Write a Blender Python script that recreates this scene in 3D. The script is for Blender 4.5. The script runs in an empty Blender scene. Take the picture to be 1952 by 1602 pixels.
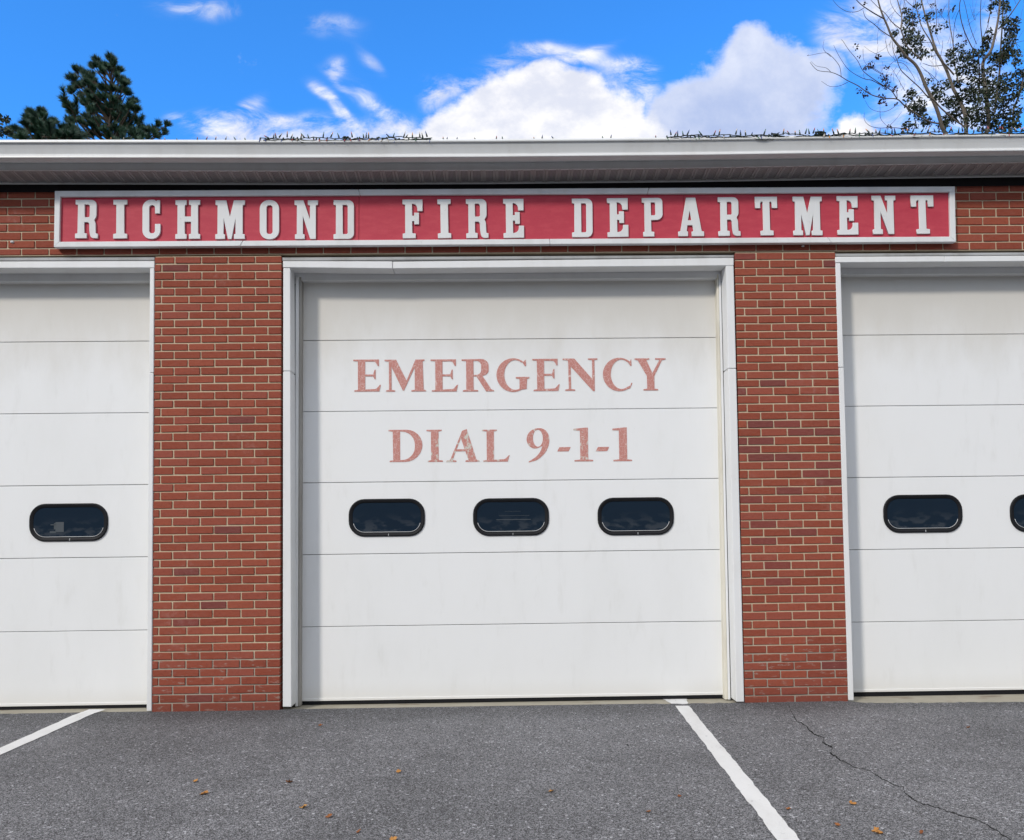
import bpy, bmesh, math, random
from mathutils import Vector, Matrix, Euler
random.seed(7)
S = bpy.context.scene
COL = S.collection

# ------------------------------------------------------------------ camera
PW, PH = 1952.0, 1602.0                  # photograph size, used only to read off measured positions
FPX = 1550.0                             # focal length in photo pixels
PPX, PPY = 976.0, 934.0                  # principal point (the photo is a crop)
DIST, EYE = 6.41, 1.43
YAW, PITCH, ROLL = math.radians(1.0), math.atan(0.0428), 0.0118
camd = bpy.data.cameras.new('camera'); cam = bpy.data.objects.new('camera', camd); COL.objects.link(cam)
CR = Matrix.Rotation(-YAW, 3, 'Z') @ Matrix.Rotation(math.pi/2 + PITCH, 3, 'X') @ Matrix.Rotation(-ROLL, 3, 'Z')
CP = Vector((0.0, -DIST, EYE))
cam.matrix_world = Matrix.Translation(CP) @ CR.to_4x4()
camd.sensor_fit = 'HORIZONTAL'; camd.sensor_width = 36.0
camd.lens = FPX/PW*36.0
camd.shift_x = (PW/2-PPX)/PW
camd.shift_y = (PPY-PH/2)/PW
camd.clip_start = 0.05; camd.clip_end = 3000.0
S.camera = cam
def ray(px, py):
    return (CR @ Vector(((px-PPX)/FPX, -(py-PPY)/FPX, -1.0))).normalized()
def at(px, py, Y=0.0):
    d = ray(px, py); t = (Y-CP.y)/d.y
    return CP + d*t
def gnd(px, py, z=0.0):
    d = ray(px, py); t = (z-CP.z)/d.z
    return CP + d*t

# ------------------------------------------------------------------ world, sun, exposure
SUN = Vector((0.86, 1.0, -0.90)).normalized()      # direction in which the light travels
ELEV = math.asin(-SUN.z); AZ = math.atan2(-SUN.x, -SUN.y)
W = bpy.data.worlds.new('World'); S.world = W; W.use_nodes = True
nt = W.node_tree; nt.nodes.clear()
class NB:
    """small helper that strings shader nodes together"""
    def __init__(s, t): s.t = t
    def n(s, typ, **kw):
        nd = s.t.nodes.new(typ)
        for k, v in kw.items(): setattr(nd, k, v)
        return nd
    def put(s, sock, v):
        if isinstance(v, bpy.types.NodeSocket): s.t.links.new(v, sock)
        else:
            try: sock.default_value = v
            except Exception: sock.default_value = tuple(v)+(1.0,)
    def m(s, op, a, b=0.0, c=0.0, clamp=False):
        nd = s.n('ShaderNodeMath', operation=op); nd.use_clamp = clamp
        s.put(nd.inputs[0], a); s.put(nd.inputs[1], b)
        if op in ('MULTIPLY_ADD', 'SMOOTH_MIN', 'SMOOTH_MAX'): s.put(nd.inputs[2], c)
        return nd.outputs[0]
    def ss(s, x, lo, hi, a=0.0, b=1.0):
        nd = s.n('ShaderNodeMapRange', interpolation_type='SMOOTHSTEP')
        s.put(nd.inputs[0], x); s.put(nd.inputs[1], lo); s.put(nd.inputs[2], hi); s.put(nd.inputs[3], a); s.put(nd.inputs[4], b)
        return nd.outputs[0]
    def lin(s, x, lo, hi, a=0.0, b=1.0):
        nd = s.n('ShaderNodeMapRange'); nd.clamp = True
        s.put(nd.inputs[0], x); s.put(nd.inputs[1], lo); s.put(nd.inputs[2], hi); s.put(nd.inputs[3], a); s.put(nd.inputs[4], b)
        return nd.outputs[0]
    def mix(s, f, a, b, mode='MIX'):
        nd = s.n('ShaderNodeMix', data_type='RGBA', blend_type=mode)
        s.put(nd.inputs[0], f); s.put(nd.inputs[6], a); s.put(nd.inputs[7], b)
        return nd.outputs[2]
    def noise(s, vec, scale, detail=4.0, rough=0.5, dist=0.0, out=0):
        nd = s.n('ShaderNodeTexNoise'); nd.noise_dimensions = '3D'
        s.put(nd.inputs['Vector'], vec); s.put(nd.inputs['Scale'], scale); s.put(nd.inputs['Detail'], detail)
        s.put(nd.inputs['Roughness'], rough); s.put(nd.inputs['Distortion'], dist)
        return nd.outputs[out]
    def voro(s, vec, scale, feature='F1', out=0, rnd=1.0):
        nd = s.n('ShaderNodeTexVoronoi', feature=feature)
        s.put(nd.inputs['Vector'], vec); s.put(nd.inputs['Scale'], scale); s.put(nd.inputs['Randomness'], rnd)
        return nd.outputs[out]
    def mapping(s, vec, scale=(1, 1, 1), loc=(0, 0, 0)):
        nd = s.n('ShaderNodeMapping'); s.put(nd.inputs[0], vec); nd.inputs['Scale'].default_value = scale; nd.inputs['Location'].default_value = loc
        return nd.outputs[0]
    def comb(s, x, y, z):
        nd = s.n('ShaderNodeCombineXYZ'); s.put(nd.inputs[0], x); s.put(nd.inputs[1], y); s.put(nd.inputs[2], z)
        return nd.outputs[0]
b = NB(nt)
sky = b.n('ShaderNodeTexSky', sky_type='NISHITA'); sky.sun_disc = False
sky.sun_elevation = ELEV; sky.sun_rotation = AZ % (2*math.pi)
sky.air_density = 1.0; sky.dust_density = 0.6; sky.ozone_density = 2.5
SKY_STRENGTH = 0.13
SKY_TINT = (0.215, 0.70, 1.20)
CLOUD_GAIN = 0.5/SKY_STRENGTH
tc = b.n('ShaderNodeTexCoord'); sep = b.n('ShaderNodeSeparateXYZ'); nt.links.new(tc.outputs['Generated'], sep.inputs[0])
dx, dy, dz = sep.outputs
ysafe = b.m('MAXIMUM', b.m('ABSOLUTE', dy), 0.05)
u = b.m('DIVIDE', dx, ysafe); v = b.m('DIVIDE', dz, ysafe)
P2 = b.comb(u, v, b.m('MULTIPLY', dy, 0.35))
warp = b.noise(P2, 5.0, 3.0, 0.55, 0.0, 1)
wsep = b.n('ShaderNodeSeparateColor'); nt.links.new(warp, wsep.inputs[0])
uu = b.m('MULTIPLY_ADD', b.m('SUBTRACT', wsep.outputs[0], 0.5), 0.085, u)
vv = b.m('MULTIPLY_ADD', b.m('SUBTRACT', wsep.outputs[1], 0.5), 0.085, v)
def uv_of(px, py):
    d = ray(px, py); return d.x/d.y, d.z/d.y
def blob(px, py, ax, ay, amp=1.0, tilt=0.0):
    u0, v0 = uv_of(px, py); ax /= FPX; ay /= FPX
    a = b.m('SUBTRACT', uu, u0); c = b.m('SUBTRACT', vv, v0)
    ct, st = math.cos(tilt), math.sin(tilt)
    p = b.m('ADD', b.m('MULTIPLY', a, ct/ax), b.m('MULTIPLY', c, st/ax))
    q = b.m('SUBTRACT', b.m('MULTIPLY', c, ct/ay), b.m('MULTIPLY', a, st/ay))
    r2 = b.m('ADD', b.m('MULTIPLY', p, p), b.m('MULTIPLY', q, q))
    return b.m('MULTIPLY', b.m('POWER', 2.718, b.m('MULTIPLY', r2, -1.0)), amp)
def total(bl):
    s = bl[0]
    for x in bl[1:]: s = b.m('ADD', s, x)
    return s
DENSE = [(985, 225, 120, 70, 1.15), (1080, 195, 90, 60, 1.05), (900, 240, 80, 50, 1.0), (1160, 230, 70, 55, .85), (1020, 140, 70, 32, .55), (940, 165, 40, 40, .5),
         (860, 285, 130, 40, 1.0), (1190, 275, 70, 40, .7), (1020, 290, 250, 45, 1.1),
         (1630, 245, 38, 26, 1.2), (1650, 275, 70, 22, 1.1)]
THIN_MORE = [(880, 150, 60, 30, .6), (960, 120, 50, 20, .5, .3), (1040, 95, 60, 22, .7), (1110, 120, 60, 22, .6), (1180, 160, 50, 30, .6), (1225, 200, 40, 40, .6), (700, 120, 40, 14, .45, -.7), (460, 205, 40, 20, .6, .4), (540, 240, 80, 18, .6), (590, 180, 26, 12, .6, -.6), (650, 215, 40, 14, .6, -.8)]
GREY = [(1440, 85, 46, 52, 1.1), (1430, 160, 95, 75, 1.15), (1320, 200, 80, 60, 1.05), (1500, 190, 85, 80, 1.0), (1380, 255, 150, 55, 1.15), (1570, 130, 60, 50, .6),
        (1290, 255, 60, 60, .9)]
THIN = [(430, 232, 75, 26, .95, -.15), (500, 255, 120, 22, 1.0), (340, 222, 22, 12, .55), (640, 210, 60, 16, .75, -.75), (720, 195, 70, 16, .62, -.8), (630, 125, 22, 20, .7),
        (600, 258, 90, 22, .95), (760, 245, 60, 30, .8), (650, 165, 60, 13, .42, -.6), (835, 180, 26, 36, .55), (365, -4, 85, 22, .72), (620, 52, 75, 22, .45, -.15),
        (1130, 100, 60, 12, .35, .3), (1190, 130, 40, 12, .4), (1640, 60, 70, 60, .8), (1740, 60, 90, 80, .85), (1760, 170, 90, 70, 1.0), (1850, 200, 110, 70, 1.0),
        (1900, 60, 40, 90, .55), (1590, 60, 40, 40, .55), (1680, 240, 60, 16, .5), (1230, 140, 30, 16, .4)]
fb = b.noise(P2, 9.0, 9.0, 0.62)
fb2 = b.noise(b.mapping(P2, (1, 1.5, 1), (3, 7, 1)), 16.0, 8.0, 0.68)
front = b.ss(dy, 0.25, 0.5)
fbA = b.m('ADD', b.m('MULTIPLY', b.m('SUBTRACT', fb, 0.5), 1.7), b.m('MULTIPLY', b.m('SUBTRACT', fb2, 0.5), 0.9))
fbB = b.m('MULTIPLY', b.m('SUBTRACT', fb2, 0.5), 2.2)
fib = b.noise(b.mapping(P2, (1, 1.25, 1), (1, 4, 2)), 13.0, 10.0, 0.66, 0.35)
fine = b.m('MULTIPLY', b.m('SUBTRACT', fib, 0.5), 1.3)
dens_f = b.m('MINIMUM', total([blob(*x) for x in DENSE]), 1.5)
grey_f = b.m('MINIMUM', total([blob(*x) for x in GREY]), 1.5)
dens_m = b.ss(b.m('ADD', b.m('ADD', dens_f, fbA), fine), 0.36, 1.00)
grey_m = b.ss(b.m('ADD', b.m('ADD', grey_f, b.m('MULTIPLY', fbA, .8)), b.m('MULTIPLY', fine, .7)), 0.36, 0.98)
thin_f = b.m('MINIMUM', total([blob(*x) for x in THIN+THIN_MORE]), 1.15)
stre = b.noise(b.mapping(P2, (1, 1.9, 1), (2, 9, 4)), 10.0, 11.0, 0.68, 0.9)
thin_m = b.m('MULTIPLY', b.m('MULTIPLY', b.ss(thin_f, .06, .80), b.ss(b.m('ADD', stre, b.m('MULTIPLY', thin_f, .10)), .40, .74)), 0.97)
# rest of the sky, unseen: near-full cloud from noise, thickened for whiter ambient light
D3 = b.mapping(tc.outputs['Generated'], (1, 1, 2.2))
rest = b.m('MULTIPLY', b.ss(b.noise(D3, 3.2, 8.0, 0.6), 0.30, 0.50), 0.93)
inframe = b.m('MULTIPLY', front, b.m('MULTIPLY', b.ss(b.m('ABSOLUTE', b.m('SUBTRACT', u, 0.0)), 0.75, 1.0, 1.0, 0.0), b.ss(v, 0.75, 0.95, 1.0, 0.0)))
alpha = b.m('MAXIMUM', b.m('MAXIMUM', dens_m, grey_m), thin_m)
alpha = b.mix(inframe, b.comb(rest, rest, rest), b.comb(alpha, alpha, alpha))
shade = b.m('MULTIPLY', b.m('SUBTRACT', grey_m, b.m('MULTIPLY', dens_m, 0.9), 0, True), inframe)
lit = b.mix(b.ss(b.noise(b.mapping(P2, (1, 1.3, 1), (5, 2, 8)), 11.0, 7.0, 0.6), .40, .64, 0, .85), (1.04, 1.03, 1.04), (0.70, 0.74, 0.88))
gsh = b.mix(b.m('ADD', b.ss(b.noise(P2, 7.0, 6.0, .6), .36, .70, 0, .75), b.ss(v, .45, .66, -.15, .40)), (0.46, 0.56, 0.84), (0.80, 0.85, 1.0))
ccol = b.mix(shade, lit, gsh)
ccol = b.mix(inframe, (1.32, 1.32, 1.30), ccol)      # unseen cloud outside the view, brightened to raise the ambient light
cl = b.n('ShaderNodeVectorMath', operation='SCALE'); b.put(cl.inputs[0], ccol); cl.inputs['Scale'].default_value = CLOUD_GAIN
tint = b.mix(1.0, sky.outputs[0], SKY_TINT, 'MULTIPLY')
final = b.mix(alpha, tint, cl.outputs[0])
bg = b.n('ShaderNodeBackground'); bg.inputs['Strength'].default_value = SKY_STRENGTH; nt.links.new(final, bg.inputs['Color'])
wo = b.n('ShaderNodeOutputWorld'); nt.links.new(bg.outputs[0], wo.inputs['Surface'])

sund = bpy.data.lights.new('sun', 'SUN'); sund.energy = 1.12; sund.angle = math.radians(6.0); sund.color = (1.0, 0.93, 0.83)
sun = bpy.data.objects.new('sun', sund); COL.objects.link(sun)
sun.rotation_euler = SUN.to_track_quat('-Z', 'Y').to_euler(); sun.location = (-6, -12, 12)

S.view_settings.view_transform = 'Standard'
try: S.view_settings.look = 'None'
except Exception: pass
S.view_settings.exposure = 1.04; S.view_settings.gamma = 1.0
S.view_settings.use_curve_mapping = False

# ------------------------------------------------------------------ materials
def mat(name, col=(.5, .5, .5), rough=.6, spec=.5, fn=None, metal=0.0):
    m = bpy.data.materials.new(name); m.use_nodes = True
    t = m.node_tree; p = t.nodes['Principled BSDF']
    p.inputs['Base Color'].default_value = (*col, 1); p.inputs['Roughness'].default_value = rough
    p.inputs['Specular IOR Level'].default_value = spec; p.inputs['Metallic'].default_value = metal
    if fn:
        k = NB(t); tcn = k.n('ShaderNodeTexCoord'); geo = k.n('ShaderNodeNewGeometry'); oi = k.n('ShaderNodeObjectInfo')
        fn(k, p, tcn.outputs['Object'], geo.outputs['Position'], oi.outputs['Random'])
    return m
def bump(k, p, h, strength=.3, dist=.002):
    nd = k.n('ShaderNodeBump'); nd.inputs['Strength'].default_value = strength; nd.inputs['Distance'].default_value = dist
    k.put(nd.inputs['Height'], h); k.t.links.new(nd.outputs[0], p.inputs['Normal'])

def f_brick(dark):
    def f(k, p, ob, pos, rnd):
        ramp = k.n('ShaderNodeValToRGB'); k.put(ramp.inputs[0], rnd)
        e = ramp.color_ramp.elements
        if dark:
            e[0].color = (.165, .045, .040, 1); e[1].color = (.215, .050, .040, 1)
        else:
            e[0].color = (.235, .051, .028, 1); e[1].color = (.310, .072, .038, 1)
            x = e.new(.5); x.color = (.280, .063, .034, 1)
            x = e.new(.8); x.color = (.285, .070, .046, 1)
        st = k.noise(k.mapping(pos, (6, 20, 60)), 3.0, 5, .65)
        c = k.mix(k.ss(st, .35, .75, 0, .35), ramp.outputs[0], (.30, .13, .105))
        c = k.mix(k.ss(k.noise(pos, 45, 4, .6), .45, .8, 0, .4), c, (.13, .036, .028))
        chalk = k.m('MULTIPLY', k.ss(k.noise(pos, 2.2, 4, .6), .54, .72), k.ss(k.noise(pos, 22, 5, .7), .45, .7, 0, .30))
        c = k.mix(chalk, c, (.44, .27, .24))
        zz = k.n('ShaderNodeSeparateXYZ'); k.put(zz.inputs[0], pos)
        smear = k.m('MULTIPLY', k.ss(k.noise(k.mapping(pos, (1, 1, 3.2)), 10, 5, .68), .57, .66, 0, .75), k.ss(zz.outputs[2], .35, .62, 1, 0))
        c = k.mix(smear, c, (.36, .29, .25))
        c = k.mix(k.ss(zz.outputs[2], .02, .22, .40, 0), c, (.12, .040, .032))
        spots = k.ss(k.voro(pos, 9.0), .0, .035, 1, 0)
        c = k.mix(k.m('MULTIPLY', spots, k.ss(k.noise(pos, 1.7, 2), .58, .64, 0, .85)), c, (.62, .55, .50))
        k.t.links.new(c, p.inputs['Base Color'])
        bump(k, p, k.m('ADD', k.noise(k.mapping(pos, (1, 1, 3)), 120, 5, .7), k.m('MULTIPLY', st, .8)), .55, .0022)
    return f
M = {}
M['brick'] = mat('brick', rough=.88, spec=.25, fn=f_brick(False))
M['brick_dark'] = mat('brick_dark', rough=.88, spec=.25, fn=f_brick(True))
def f_mortar(k, p, ob, pos, rnd):
    n = k.noise(pos, 55, 5, .7); z = k.n('ShaderNodeSeparateXYZ'); k.put(z.inputs[0], pos)
    patch = k.m('MULTIPLY', k.ss(k.m('ADD', z.outputs[2], k.m('MULTIPLY', k.noise(pos, 3), .3)), .48, .72, 1, 0), .85)
    c = k.mix(n, (.46, .375, .260), (.63, .525, .380)); c = k.mix(patch, c, (.36, .335, .29))
    k.t.links.new(c, p.inputs['Base Color']); bump(k, p, k.noise(pos, 160, 4, .7), .6, .003)
M['mortar'] = mat('mortar', rough=.95, spec=.15, fn=f_mortar)
def f_trim(base, dirt, dscale=.35):
    def f(k, p, ob, pos, rnd):
        a = k.noise(k.mapping(pos, (2, 2, .6)), 2.5, 5, .6); sp = k.ss(k.noise(pos, 30, 3, .6), .66, .78, 0, .5)
        c = k.mix(k.ss(a, .40, .80, 0, dscale), base, dirt); c = k.mix(sp, c, dirt)
        k.t.links.new(c, p.inputs['Base Color'])
        bump(k, p, k.noise(k.mapping(pos, (1, 1, .35)), 7, 3, .5), .25, .006)
    return f
M['trim'] = mat('white_trim', rough=.42, spec=.4, fn=f_trim((.76, .77, .78), (.60, .59, .57)))
M['cream'] = mat('cream_weatherstrip', rough=.6, spec=.3, fn=f_trim((.70, .67, .58), (.45, .41, .33), .6))
M['grime'] = mat('grimy_weatherstrip', rough=.7, spec=.3, fn=f_trim((.36, .345, .32), (.22, .205, .185), .7))  # duller brown-grey tone, used for the strips on the left jambs
M['gutter'] = mat('gutter_paint', rough=.38, spec=.45, fn=f_trim((.62, .63, .635), (.50, .495, .485), .5))
M['steel'] = mat('lintel_paint', rough=.6, spec=.3, fn=f_trim((.42, .43, .44), (.22, .21, .20), .7))
def f_door(k, p, ob, pos, rnd):
    sx = k.n('ShaderNodeSeparateXYZ'); k.put(sx.inputs[0], pos)
    n1 = k.noise(k.mapping(pos, (1.2, 1, .5)), 2.0, 6, .62); n2 = k.noise(k.mapping(pos, (1, 1, .25)), 11, 4, .6)
    dull_tone = k.ss(k.m('ADD', sx.outputs[2], k.m('MULTIPLY', n1, .7)), 2.9, 3.6, 0, .75)      # top section dulled: algae dirt and shading mixed into one tint
    c = k.mix(k.ss(n1, .42, .75, 0, .4), (.80, .81, .82), (.74, .75, .75))
    c = k.mix(k.ss(n2, .55, .8, 0, .22), c, (.58, .58, .56))
    c = k.mix(dull_tone, c, (.60, .575, .525))
    c = k.mix(k.ss(sx.outputs[2], .02, .20, .35, 0), c, (.62, .60, .55))
    sp = k.ss(k.voro(pos, 5.0), 0, .02, 1, 0)
    c = k.mix(k.m('MULTIPLY', sp, .4), c, (.4, .39, .36))
    k.t.links.new(c, p.inputs['Base Color'])
    bump(k, p, k.m('ADD', k.noise(pos, 260, 3, .6), k.m('MULTIPLY', k.noise(k.mapping(pos, (.5, 1, 1)), 1.3, 2), 9.0)), .16, .0022)
M['door'] = mat('door_white', rough=.5, spec=.35, fn=f_door)
M['seam'] = mat('door_seam', (.10, .10, .11), .8, .2)
M['rubber'] = mat('black_rubber', rough=.6, spec=.2, fn=lambda k, p, ob, pos, r: (k.t.links.new(k.mix(k.noise(pos, 14, 4, .6), (.006, .006, .008), (.014, .015, .018)), p.inputs['Base Color']), bump(k, p, k.noise(pos, 40, 3), .15, .003)))
def f_glass(k, p, ob, pos, rnd):
    z = k.n('ShaderNodeSeparateXYZ'); k.put(z.inputs[0], ob)
    haze = k.m('MULTIPLY', k.ss(z.outputs[2], -.13, .06, 1, 0), k.ss(k.noise(k.mapping(pos, (1, 1, 2)), 9, 3, .5), .46, .60))  # pale mottling put into the colour, hinting at reflections and shapes inside
    c = k.mix(k.m('MULTIPLY', haze, .5), (.012, .022, .038), (.075, .086, .10))
    k.t.links.new(c, p.inputs['Base Color'])
    bump(k, p, k.noise(k.mapping(pos, (1, 1, 1)), 5, 2), .06, .004)
M['glass'] = mat('dark_window_glass', rough=.06, spec=.5, fn=f_glass)
M['pane_card'] = mat('pane_card', (.075, .088, .10), .7, .2)
M['bead'] = mat('pane_bead', (.03, .036, .045), .3, .5)
def f_sign(k, p, ob, pos, rnd):
    n = k.noise(k.mapping(pos, (1, 1, 3)), 8, 6, .65); f = k.noise(pos, 60, 3, .6)
    c = k.mix(k.ss(n, .35, .75, 0, .6), (.47, .045, .075), (.55, .075, .10)); c = k.mix(k.ss(f, .5, .8, 0, .25), c, (.38, .03, .055))
    k.t.links.new(c, p.inputs['Base Color']); bump(k, p, k.noise(k.mapping(pos, (.4, 1, 4)), 40, 4, .6), .3, .002)
M['sign_red'] = mat('sign_red', rough=.62, spec=.3, fn=f_sign)
M['sign_white'] = mat('sign_white', rough=.6, spec=.3, fn=f_trim((.74, .755, .77), (.55, .55, .54), .5))
def f_vinyl(peel):
    def f(k, p, ob, pos, rnd):
        e = k.voro(k.mapping(pos, (1, 1, .75)), 42, 'DISTANCE_TO_EDGE'); e2 = k.voro(pos, 95, 'DISTANCE_TO_EDGE')
        n = k.noise(pos, 20, 4, .6)
        c = k.mix(n, (.45, .165, .140), (.57, .26, .225))
        c = k.mix(k.ss(e2, .0, .06, .45, 0), c, (.70, .50, .46)); c = k.mix(k.ss(e, .0, .035, .8, 0), c, (.78, .64, .60))
        edge = k.noise(pos, 60, 2)
        if peel:
            lo = .64-.11*peel
            pm = k.m('MULTIPLY', k.ss(k.noise(k.mapping(pos, (1, 1, .6)), 26, 5, .65), lo, lo+.04), k.ss(k.noise(pos, 7, 2), .40, .52))
            c = k.mix(pm, c, (.60, .585, .53))
        k.t.links.new(c, p.inputs['Base Color'])
    return f
M['vinyl'] = mat('faded_red_vinyl', rough=.55, spec=.3, fn=f_vinyl(0))
M['vinyl_peel'] = mat('peeling_red_vinyl', rough=.55, spec=.3, fn=f_vinyl(1.0))
M['vinyl_worn'] = mat('worn_red_vinyl', rough=.55, spec=.3, fn=f_vinyl(.35))
def f_soffit(k, p, ob, pos, rnd):
    s = k.n('ShaderNodeSeparateXYZ'); k.put(s.inputs[0], pos)
    hx = k.m('FRACT', k.m('MULTIPLY', s.outputs[0], 95.0)); hy = k.m('FRACT', k.m('MULTIPLY', s.outputs[1], 95.0))
    r = k.m('ADD', k.m('POWER', k.m('SUBTRACT', hx, .5), 2.0), k.m('POWER', k.m('SUBTRACT', hy, .5), 2.0))
    hole = k.ss(r, .09, .17, .62, 0)
    band = k.m('FRACT', k.m('MULTIPLY', k.m('ADD', s.outputs[0], 40.0), 1/0.0983))
    inb = k.m('MULTIPLY', k.ss(band, .22, .25), k.ss(band, .80, .83, 1, 0))
    c = k.mix(k.m('MULTIPLY', hole, inb), k.mix(k.noise(pos, 6, 4), (.40, .37, .365), (.33, .295, .295)), (.02, .02, .02))
    k.t.links.new(c, p.inputs['Base Color'])
M['soffit'] = mat('perforated_soffit', rough=.6, spec=.2, fn=f_soffit)
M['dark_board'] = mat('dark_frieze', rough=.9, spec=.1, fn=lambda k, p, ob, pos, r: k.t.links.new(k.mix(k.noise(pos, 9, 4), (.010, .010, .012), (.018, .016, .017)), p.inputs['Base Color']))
M['roof'] = mat('roof_shingle', rough=.95, spec=.1, fn=lambda k, p, ob, pos, r: k.t.links.new(k.mix(k.noise(pos, 40, 4), (.05, .05, .055), (.13, .125, .12)), p.inputs['Base Color']))
M['plain_wall'] = mat('inner_wall', (.25, .24, .23), .9, .1)
def f_asphalt(k, p, ob, pos, rnd):
    flat = k.mapping(pos, (1, 1, 0.2))
    vc = k.n('ShaderNodeTexVoronoi'); k.put(vc.inputs['Vector'], flat); vc.inputs['Scale'].default_value = 205
    cs = k.n('ShaderNodeSeparateColor'); k.put(cs.inputs[0], vc.outputs['Color'])
    vb = k.n('ShaderNodeTexVoronoi'); k.put(vb.inputs['Vector'], flat); vb.inputs['Scale'].default_value = 85
    cb = k.n('ShaderNodeSeparateColor'); k.put(cb.inputs[0], vb.outputs['Color'])
    g = k.m('MULTIPLY_ADD', k.m('POWER', cs.outputs[0], 1.6), .325, .046)
    g = k.m('ADD', g, k.m('MULTIPLY', k.ss(cb.outputs[1], .55, 1.0), .075))
    g = k.m('ADD', g, k.ss(cb.outputs[0], .975, .99, 0, .30))
    gap = k.ss(vc.outputs['Distance'], .35, .75, 1, .55)
    g = k.m('MULTIPLY', g, gap)
    big = k.noise(flat, .55, 4, .55); mid = k.noise(flat, 3.2, 5, .6)
    g = k.m('MULTIPLY', g, k.m('MULTIPLY', k.lin(big, .3, .7, .78, 1.18), k.lin(mid, .3, .7, .86, 1.12)))
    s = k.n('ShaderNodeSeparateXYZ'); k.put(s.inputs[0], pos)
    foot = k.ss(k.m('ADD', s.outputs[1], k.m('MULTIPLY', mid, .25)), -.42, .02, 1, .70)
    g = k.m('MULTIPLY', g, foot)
    c = k.n('ShaderNodeCombineColor'); k.put(c.inputs[0], k.m('MULTIPLY', g, .985)); k.put(c.inputs[1], k.m('MULTIPLY', g, .985)); k.put(c.inputs[2], k.m('MULTIPLY', g, 1.05))
    k.t.links.new(c.outputs[0], p.inputs['Base Color'])
    bump(k, p, k.m('ADD', k.m('MULTIPLY', vc.outputs['Distance'], -1.0), k.m('MULTIPLY', cb.outputs[2], .9)), .75, .004)
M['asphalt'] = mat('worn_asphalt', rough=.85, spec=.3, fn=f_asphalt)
def f_conc(k, p, ob, pos, rnd):
    n = k.noise(pos, 5, 6, .65); f = k.noise(pos, 90, 4, .7)
    c = k.mix(n, (.24, .22, .175), (.40, .375, .31)); c = k.mix(k.ss(f, .5, .75, 0, .5), c, (.17, .155, .125))
    c = k.mix(k.ss(k.noise(k.mapping(pos, (1, 3, 1)), 3.2, 4), .58, .72, 0, .6), c, (.16, .105, .075))
    k.t.links.new(c, p.inputs['Base Color']); bump(k, p, f, .5, .004)
M['concrete'] = mat('apron_concrete', rough=.92, spec=.2, fn=f_conc)
def f_paint(k, p, ob, pos, rnd):
    n = k.noise(pos, 38, 6, .7); m = k.noise(k.mapping(pos, (1, .5, 1)), 6, 4, .6)
    c = k.mix(k.ss(m, .4, .8, 0, .5), (.66, .66, .66), (.50, .495, .485))
    c = k.mix(k.ss(n, .60, .72, 0, .75), c, (.22, .22, .22))
    k.t.links.new(c, p.inputs['Base Color']); bump(k, p, k.voro(pos, 120), .6, .004)
M['paint'] = mat('road_paint', rough=.75, spec=.25, fn=f_paint)
M['crack'] = mat('asphalt_crack', (.016, .016, .016), .95, .05)
def f_bark(a, c2):
    def f(k, p, ob, pos, rnd):
        n = k.noise(k.mapping(pos, (1, 1, .35)), 22, 5, .65)
        k.t.links.new(k.mix(n, a, c2), p.inputs['Base Color']); bump(k, p, n, .5, .01)
    return f
M['bark'] = mat('grey_bark', rough=.9, spec=.15, fn=f_bark((.095, .08, .065), (.20, .17, .14)))
M['twig'] = mat('dark_twig', rough=.9, spec=.15, fn=f_bark((.055, .042, .038), (.11, .085, .07)))
M['pine_bark'] = mat('pine_bark', rough=.95, spec=.1, fn=f_bark((.035, .028, .024), (.085, .066, .05)))
def f_leaf(a, c2, sp=.3):
    def f(k, p, ob, pos, rnd):
        n = k.noise(pos, 3.5, 3, .6); g = k.n('ShaderNodeNewGeometry')
        c = k.mix(k.ss(n, .3, .7), a, c2); c = k.mix(k.m('MULTIPLY', g.outputs['Random Per Island'], .5), c, a)
        k.t.links.new(c, p.inputs['Base Color'])
    return f
M['needle'] = mat('pine_needles', rough=.6, spec=.3, fn=f_leaf((.008, .032, .020), (.028, .078, .038)))
M['leaf'] = mat('dark_leaves', rough=.5, spec=.35, fn=f_leaf((.020, .030, .016), (.050, .068, .030)))
M['seed'] = mat('dry_seed_heads', (.045, .028, .028), .8, .2)
M['wire'] = mat('green_wire', (.008, .018, .014), .5, .4)
M['socket'] = mat('green_socket', (.010, .024, .018), .5, .4)
BULB = {'red': (.30, .018, .012), 'amber': (.55, .22, .03), 'blue': (.02, .05, .22), 'green': (.02, .12, .05), 'clear': (.45, .40, .34)}
for n, c in BULB.items(): M['bulb_'+n] = mat('bulb_'+n, c, .15, .6)
M['leaf_orange'] = mat('dry_leaf_orange', rough=.7, spec=.2, fn=f_leaf((.34, .15, .04), (.48, .27, .09)))
M['leaf_brown'] = mat('dry_leaf_brown', rough=.8, spec=.2, fn=f_leaf((.19, .07, .03), (.30, .13, .05)))
M['soil'] = mat('far_ground', rough=1.0, spec=.05, fn=lambda k, p, ob, pos, r: k.t.links.new(k.mix(k.noise(pos, .4, 5), (.06, .075, .03), (.10, .10, .05)), p.inputs['Base Color']))

M['wood'] = mat('far_woodland', rough=1.0, spec=.05, fn=lambda k, p, ob, pos, r: (k.t.links.new(k.mix(k.noise(pos, .9, 6, .65), (.02, .032, .014), (.075, .085, .035)), p.inputs['Base Color']), bump(k, p, k.noise(pos, 1.5, 6, .7), 1.0, .6)))
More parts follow.
